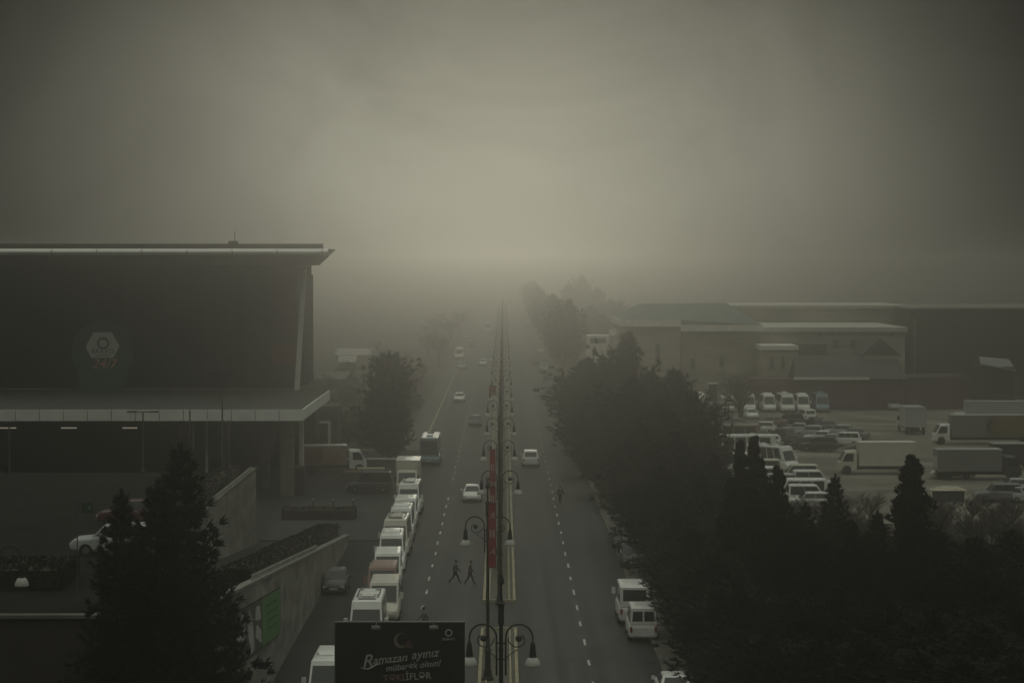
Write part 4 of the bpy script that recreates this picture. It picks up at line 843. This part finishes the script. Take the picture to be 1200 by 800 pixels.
# long buses / containers side-on at the left of the lot
veh('coach','tan','tan bus parked side-on behind the front rows of vehicles, left of the car park',PX(848,262),262,R(-90),name='parked_bus')
veh('coach','white','long pale bus parked side-on, nearest to the roadside pines',PX(862,247),246,R(-90),name='parked_bus')
veh('minibus','white','white minibus standing at an angle beside the long pale buses',PX(906,236),236,R(-140))
for i,(px,py,c,k) in enumerate(((936,545,'cream','van'),(957,552,'white','van'),(938,562,'white','bigvan'),(953,569,'white','van'),(951,578,'white','hatch'),(900,548,'white','bigvan'),(893,539,'cream','van'),(878,531,'white','bigvan'),(905,565,'silver','van'),(926,556,'silver','van'))):
    hh={'bigvan':2.42,'van':2.02,'hatch':1.5}[k]; z=GZ(py,hh); veh(k,c,['cream van topmost of the tightly parked side-on vans','white van second from the top of the side-on block','tall white van in the middle of the side-on block','white van low in the side-on block','white hatchback lowest of the side-on block, by the cypress tops','tall white van at the left of the side-on block','cream van at the left beside the long buses','tall white van partly behind the cypress tops','silver van left in the side-on block','silver van between the side-on white vans'][i],PX(px,z),z+.9,R(-90+rnd(-3,3)) if i%2 else R(90+rnd(-3,3)),'vans parked side-on in close rows',name='parked_van')
cars=[(883,492,'white','sedan',0,'white saloon just below the row of minibuses, on the left'),(948,495,'white','suv',10,'white estate car just below the row of minibuses, on the right'),
 (880,510,'silver','sedan',75,'silver saloon side-on at the left of the crowded cars'),(909,525,'white','hatch',0,'white hatchback nearest the camera, its tail towards us in the car park'),
 (872,517,'white','hatch',80,'small white car beside the long pale bus'),(936,509,'silver','sedan',70,'silver saloon at an angle, top of the slanted row'),(951,513,'silver','hatch',68,'silver hatchback second in the slanted row'),
 (964,519,'white','sedan',66,'white saloon third in the slanted row'),(975,523,'silver','sedan',66,'silver saloon fourth in the slanted row'),(990,524,'white','suv',80,'white off-roader at the right end of the slanted row'),
 (905,501,'brown','sedan',88,'reddish saloon in the middle of the crowded cars'),(918,516,'dark','hatch',30,'dark hatchback between the white hatchback and the slanted row'),(890,519,'dark','sedan',85,'dark saloon left of the white hatchback'),
 (930,524,'dark','sedan',60,'dark saloon at the near side of the slanted row'),(947,528,'black','hatch',62,'black hatchback nearest in the slanted row'),(925,500,'dark','suv',85,'dark estate car below the minibus row'),(968,506,'grey','sedan',100,'grey saloon just left of the cream lorry cab'),
 (1050,481,'silver','sedan',0,'silver car by the yard wall, left of the upright lorry'),(1185,590,'silver','hatch',60,'silver car at the far right behind bare branches'),(1120,562,'cream','sedan',85,'dusty cream car beside the cypress on the right'),(1010,533,'dark','hatch',90,'dark hatchback in the shade of the cream lorry'),
 (862,503,'grey','sedan',80,'grey saloon beside the open shelter, left of the crowded cars'),(894,508,'white','hatch',78,'white hatchback between the silver saloon and the reddish one'),(985,512,'silver','hatch',70,'silver hatchback behind the white off-roader'),
 (1000,516,'grey','sedan',72,'grey saloon behind the cab of the cream lorry'),(958,503,'dark','hatch',15,'dark hatchback under the white estate car'),(898,528,'grey','sedan',85,'grey saloon nearest the long pale buses'),(962,530,'dark','suv',75,'dark off-roader at the lower edge of the slanted row')]
for px,py,c,k,a,lb in cars:
    z=GZ(py); veh(k,c,lb,PX(px,z),z+(2.2 if a<20 else .9),R(a if a else 180 if px in(883,1050) else 0),'cars in the crowded car park')
def TZ(py): return GZ(py)
truck('box lorry with a large cream cargo box, facing left in the car park',PX(1043,231),233,R(90),L=5.9,W=2.3,Ht=3.35,box='cream',cab='cream')
truck('dark grey container lorry facing right, in front of the yellow-sided one',PX(1138,226),227,R(-90),L=6.6,W=2.3,Ht=3.1,box='grey',cab='dark')
truck('lorry seen from behind with a pale rear door, by the yard wall',PX(1076,286),289,0,L=5.0,W=2.5,Ht=3.5,box='silver',cab='white')
t1,b1,w1=truck('long articulated lorry with a pale cab and a yellow-brown side panel',PX(1172,271),272,R(90),L=11.5,W=2.45,Ht=3.55,box='grey',cab='white')
MB().box(-w1-.075,-w1-.05,-5.6,1.0,1.05,3.3).build('side_panel',mat('ochre tarpaulin',(.17,.13,.055),rough=.8,var=.2,scale=.6),b1) if False else None
q=MB().box(-w1-.07,-w1-.045,-5.6,1.2,1.05,3.3); q.build('side_panel',mat('ochre tarpaulin',(.16,.125,.055),rough=.8,var=.2,scale=.6),b1)
q=MB(); X_=-w1-.085
for s in(-1,1): q.slab([(X_,1.7,2.2),(X_,1.2,2.2),(X_,.75,2.2+s*.8),(X_,1.25,2.2+s*.8)],(-1,0,0),.01)
q.build('arrow_mark',mat('arrow dark',(.03,.03,.025)),b1,fix=True)
truck('white lorry standing behind the long articulated one at the right',PX(1172,290),292,R(90),L=8,W=2.45,Ht=4.0,box='silver',cab='white')
veh('suv','grey','grey off-roader at the far right beyond the bare trees',PX(1172,205),205,R(90),None); veh('sedan','silver','pale saloon at the far right, just above the grey off-roader',PX(1190,213),213,R(90),None)
truck('dark lorry partly cut off at the right edge of the car park',PX(1196,236),238,R(90),L=5,W=2.3,Ht=2.8,box='dark',cab='dark')
tt=thing('roofed_stall','small stall with a pale dusty awning near the cypress on the right','stall',(PX(1121,203),206,0)); tt.scale=(.75,.75,.6); MB().box(-1.8,1.8,-1,1,0,1.7).build('counter',DROOF,tt); MB().add([(-2.2,-1.3,1.75),(2.2,-1.3,1.75),(2.2,1.3,1.75),(-2.2,1.3,1.75),(-.9,0,2.35),(.9,0,2.35)],[(0,1,5,4),(1,2,5),(2,3,4,5),(3,0,4)]).build('awning',mat('dusty awning',(.42,.38,.28),rough=.9,var=.35,scale=2),tt)
wp=thing('warning_post','thin white post with a yellow panel among the dark trees on the right','sign',(PX(1049,148),148,0))
MB().tube([(0,0,0),(0,0,PH(594,148))],.05,6).build('post',TRIM,wp); MB().box(-.05,.5,-.06,-.01,PH(632,148),PH(618,148)).build('panel',mat('dull yellow',(.28,.24,.08)),wp); MB().box(-.7,.7,-.07,-.02,PH(614,148),PH(609,148)).build('cross_board',TRIM,wp)
bwl=thing('garden_wall','low reddish wall at the right edge among the dark trees','wall'); MB().box(PX(1140,140),PX(1260,140),140,140.3,0,PH(700,140)).build('wall_face',REDB,bwl); MB().box(PX(1139,140),PX(1260,140),139.95,140.35,PH(700,140)+.003,PH(697,140)).build('coping',mat('red coping',(.16,.09,.075)),bwl)
struct(MB().box(10.8,140,60,187.9,0,.05).build('soil',mat('dark soil',(.025,.022,.017),rough=.95,var=.3,scale=.6)))
# ================================================================ trees
GP='pines in the belt along the right-hand pavement'
pines=[(736,388,250,.9),(712,422,258,1.1),(690,419,272,1.15),(676,421,262,1.2),(668,445,243,1.25),(763,434,232,.9),(812,462,206,1.0),(818,492,192,1.0),(790,432,222,1),(803,458,206,.8),(742,442,208,1),(775,470,188,1),(680,462,230,1.25),(700,440,250,1.1),(752,500,178,1.05),(790,505,170,1),(770,545,158,1),(745,530,168,1.05),(798,578,148,.85),(832,622,140,.85),(780,600,140,1),(812,620,130,1),(862,640,134,.85),(790,650,122,1),(845,650,122,1),(890,640,124,1),(815,690,114,1),(870,690,113,1),(925,618,126,1),(930,700,112,1),(960,622,126,.9),(985,690,112,1),(1012,628,124,1),(1040,700,110,1),(1100,622,124,1),(1095,715,108,1),(1145,630,122,1),(1155,730,106,1),(1188,622,124,1),(1190,705,110,1),(830,740,106,1),(900,745,105,1),(960,750,105,1),(1020,750,104,1),(1080,765,103,1),(1130,770,102,1),(1190,770,102,1),(684,500,212,1.2),(705,520,200,1.15)]
for i,(px,py,Z,s) in enumerate(pines):
    x=max(PX(px,Z),9.75 if Z>205 else 11.2); h=PH(py,Z); random.seed(900+i); a=rnd(0,6.28); s*=rnd(.88,1.08)
    put('pine%d'%(i%4),mk_pine(i%4),'%s bushy dark pine of the belt right of the road, counting %s'%(ordn(i%15),'from the far end' if i<15 else 'from its middle' if i<30 else 'from the near right'),(x,Z,0),a,GP,(s*(.55+.45*h/13),s*(.55+.45*h/13),h/13.2))
for i,(px,py,Z) in enumerate(((838,531,160),(868,516,130),(885,514,128),(912,546,126),(852,548,150),(822,555,150),(945,590,122),(1030,600,120),(980,556,128),(1070,533,124),(1064,560,122),(900,560,130),(1078,575,126),(858,560,126),(930,600,122),(1000,610,118))):
    h=PH(py,Z)
    if px in(838,852,980,930,900,945,1030):
        put('spruce%d'%(i%2),mk_spruce(i%2),'narrow dark spruce, %s of those among the cypresses on the right'%ordn([838,852,900,930,945,980,1030].index(px)),(PX(px,Z),Z,0),i*1.1,'narrow spruces in the dark grove on the right',(.62,.62,h/14)); continue
    put('cyp%d'%(i%2),mk_cyp(i%2),'%s narrow cypress rising out of the dark grove on the right'%ordn(i) if px!=1070 else 'tallest broad cypress standing alone before the lorries on the right',(PX(px,Z),Z,0),i*1.1,'cypresses in the dark grove on the right',(1.15 if px==1070 else .78,)*2+(h/12,))
t=put('pineL',mk_lone(1),'lone dense dark conifer left of the road behind the lorry',(-12.9,249,0),2.0,None,(.88,.88,.98)); 
for i,(x,z,h,lb) in enumerate(((PX(211,92),92,PH(520,92),'tallest near spruce at the lower left in front of the ramp'),(PX(184,90),90,PH(563,90),'middle near spruce at the lower left'),(PX(141,93),93,PH(574,93),'leftmost near spruce at the lower left'),(PX(262,99),97,PH(668,97),'small near spruce on the right of the lower left group'))):
    put('spruce%d'%(i%2),mk_spruce(i%2),lb,(x,z,0),i*2.1,'spruces at the lower left',(h/14*(.95,.95,.8,.8)[i],)*2+(h/14,))
GF='distant pines on the right side of the avenue'
n=0; z=430
while z<1000:
    random.seed(1200+n); hh=rnd(11,15); put('fp%d'%(n%2),mk_fpine(n%2),'distant pine beside the right-hand kerb, dim in the fog',(rnd(11.2,13.5),z,0),rnd(0,6),GF,(.9,.9,hh/13)); z+=rnd(16,42) if z<600 else rnd(28,50); n+=1
GT='tall hazy trees behind the avenue pines'
for i,(px,py,Z) in enumerate(((650,335,760),(666,322,820),(682,312,860),(700,326,800),(716,340,700),(640,346,840),(726,350,640),(692,348,600),(706,358,540))):
    h=PH(py+12,Z); put('fp%d'%(i%2),mk_fpine(i%2),'tall hazy tree rising behind the row of avenue pines',(PX(px,Z),Z,0),i,GT,(1.0,1.0,h/13))
GB='bare trees in front of the car park'
for i,(px,py,Z) in enumerate(((985,560,165),(1015,580,150),(1085,575,172),(1165,575,172),(1008,590,170),(950,596,168),(1140,585,172),(925,605,160),(1112,590,160),(1188,580,160),(1125,580,150),(1150,570,160),(1178,560,165),(1098,560,168),(1040,600,140),(960,600,146),(1190,600,140),(870,412,300),(1160,610,135))):
    h=PH(py,Z); k=h/8.2; put('bare%d'%(i%2),mk_bare(i%2),'leafless tree, %s of those before the crowded car park'%ordn(i) if px!=870 else 'leafless tree standing before the beige market hall wall',(PX(px,Z),Z,0),i*1.3,GB,(k,k,k))
GL2='bare trees on the rough ground left of the road'
for i,(x,z,k) in enumerate(((-18.5,285,.7),(-23,310,.8),(-17.5,330,.7),(-27,345,.9),(-14.5,365,.9),(-19,400,1.1),(-24,440,1.2),(-14,480,1.2),(-18,530,1.3),(-14,600,1.3),(-20,640,1.4),(-14,700,1.3))):
    put('bare%d'%(i%2),mk_bare(i%2),'%s small bare tree on the rough ground left of the road, towards the fog'%ordn(i),(x,z,0),i,GL2,(k,k,k))
GBB='leafless brown bushes below the parked vans'
for i,(px,Z,k) in enumerate(((925,186,.42),(945,183,.5),(965,182,.45),(985,184,.5),(1003,182,.4),(1020,186,.5),(935,178,.5),(975,176,.55),(1010,176,.5),(1095,184,.5),(1110,180,.55),(1140,184,.5),(1165,182,.5),(1190,182,.5),(1035,180,.4))):
    put('bare%d'%(i%2),mk_bare(i%2),'leafless brown bush at the near edge of the car park',(PX(px,Z),Z,0),i*2.2,GBB,(k*1.3,k*1.3,k))
rs2=thing('shop_light_box','dim red light box under the canopy above the spruces','sign'); MB().box(PX(207,211),PX(223,211),211,211.15,PH(513,211),PH(498,211)).build('panel',mat('light box red',(.22,.07,.04)),rs2); MB().box(PX(205,211),PX(225,211),211.15,211.3,PH(515,211),PH(496,211)).build('casing',CHAS,rs2); MB().tube([(PX(215,211.2),211.22,PH(496,211)),(PX(215,211.2),211.22,7.4)],.03,5).build('hanger',CHAS,rs2)
# ================================================================ haze
struct(MB().box(-900,900,-30,1900,-1.6,27.5).build('haze',None),'stuff')
m=bpy.data.materials.new('haze'); m.use_nodes=True; m.node_tree.nodes.clear()
v=m.node_tree.nodes.new('ShaderNodeVolumePrincipled'); v.inputs['Color'].default_value=(.91,.90,.86,1); v.inputs['Density'].default_value=HAZE_D; v.inputs['Anisotropy'].default_value=HAZE_G
q=m.node_tree.nodes.new('ShaderNodeOutputMaterial'); m.node_tree.links.new(v.outputs[0],q.inputs['Volume']); bpy.data.objects['haze'].data.materials.append(m)
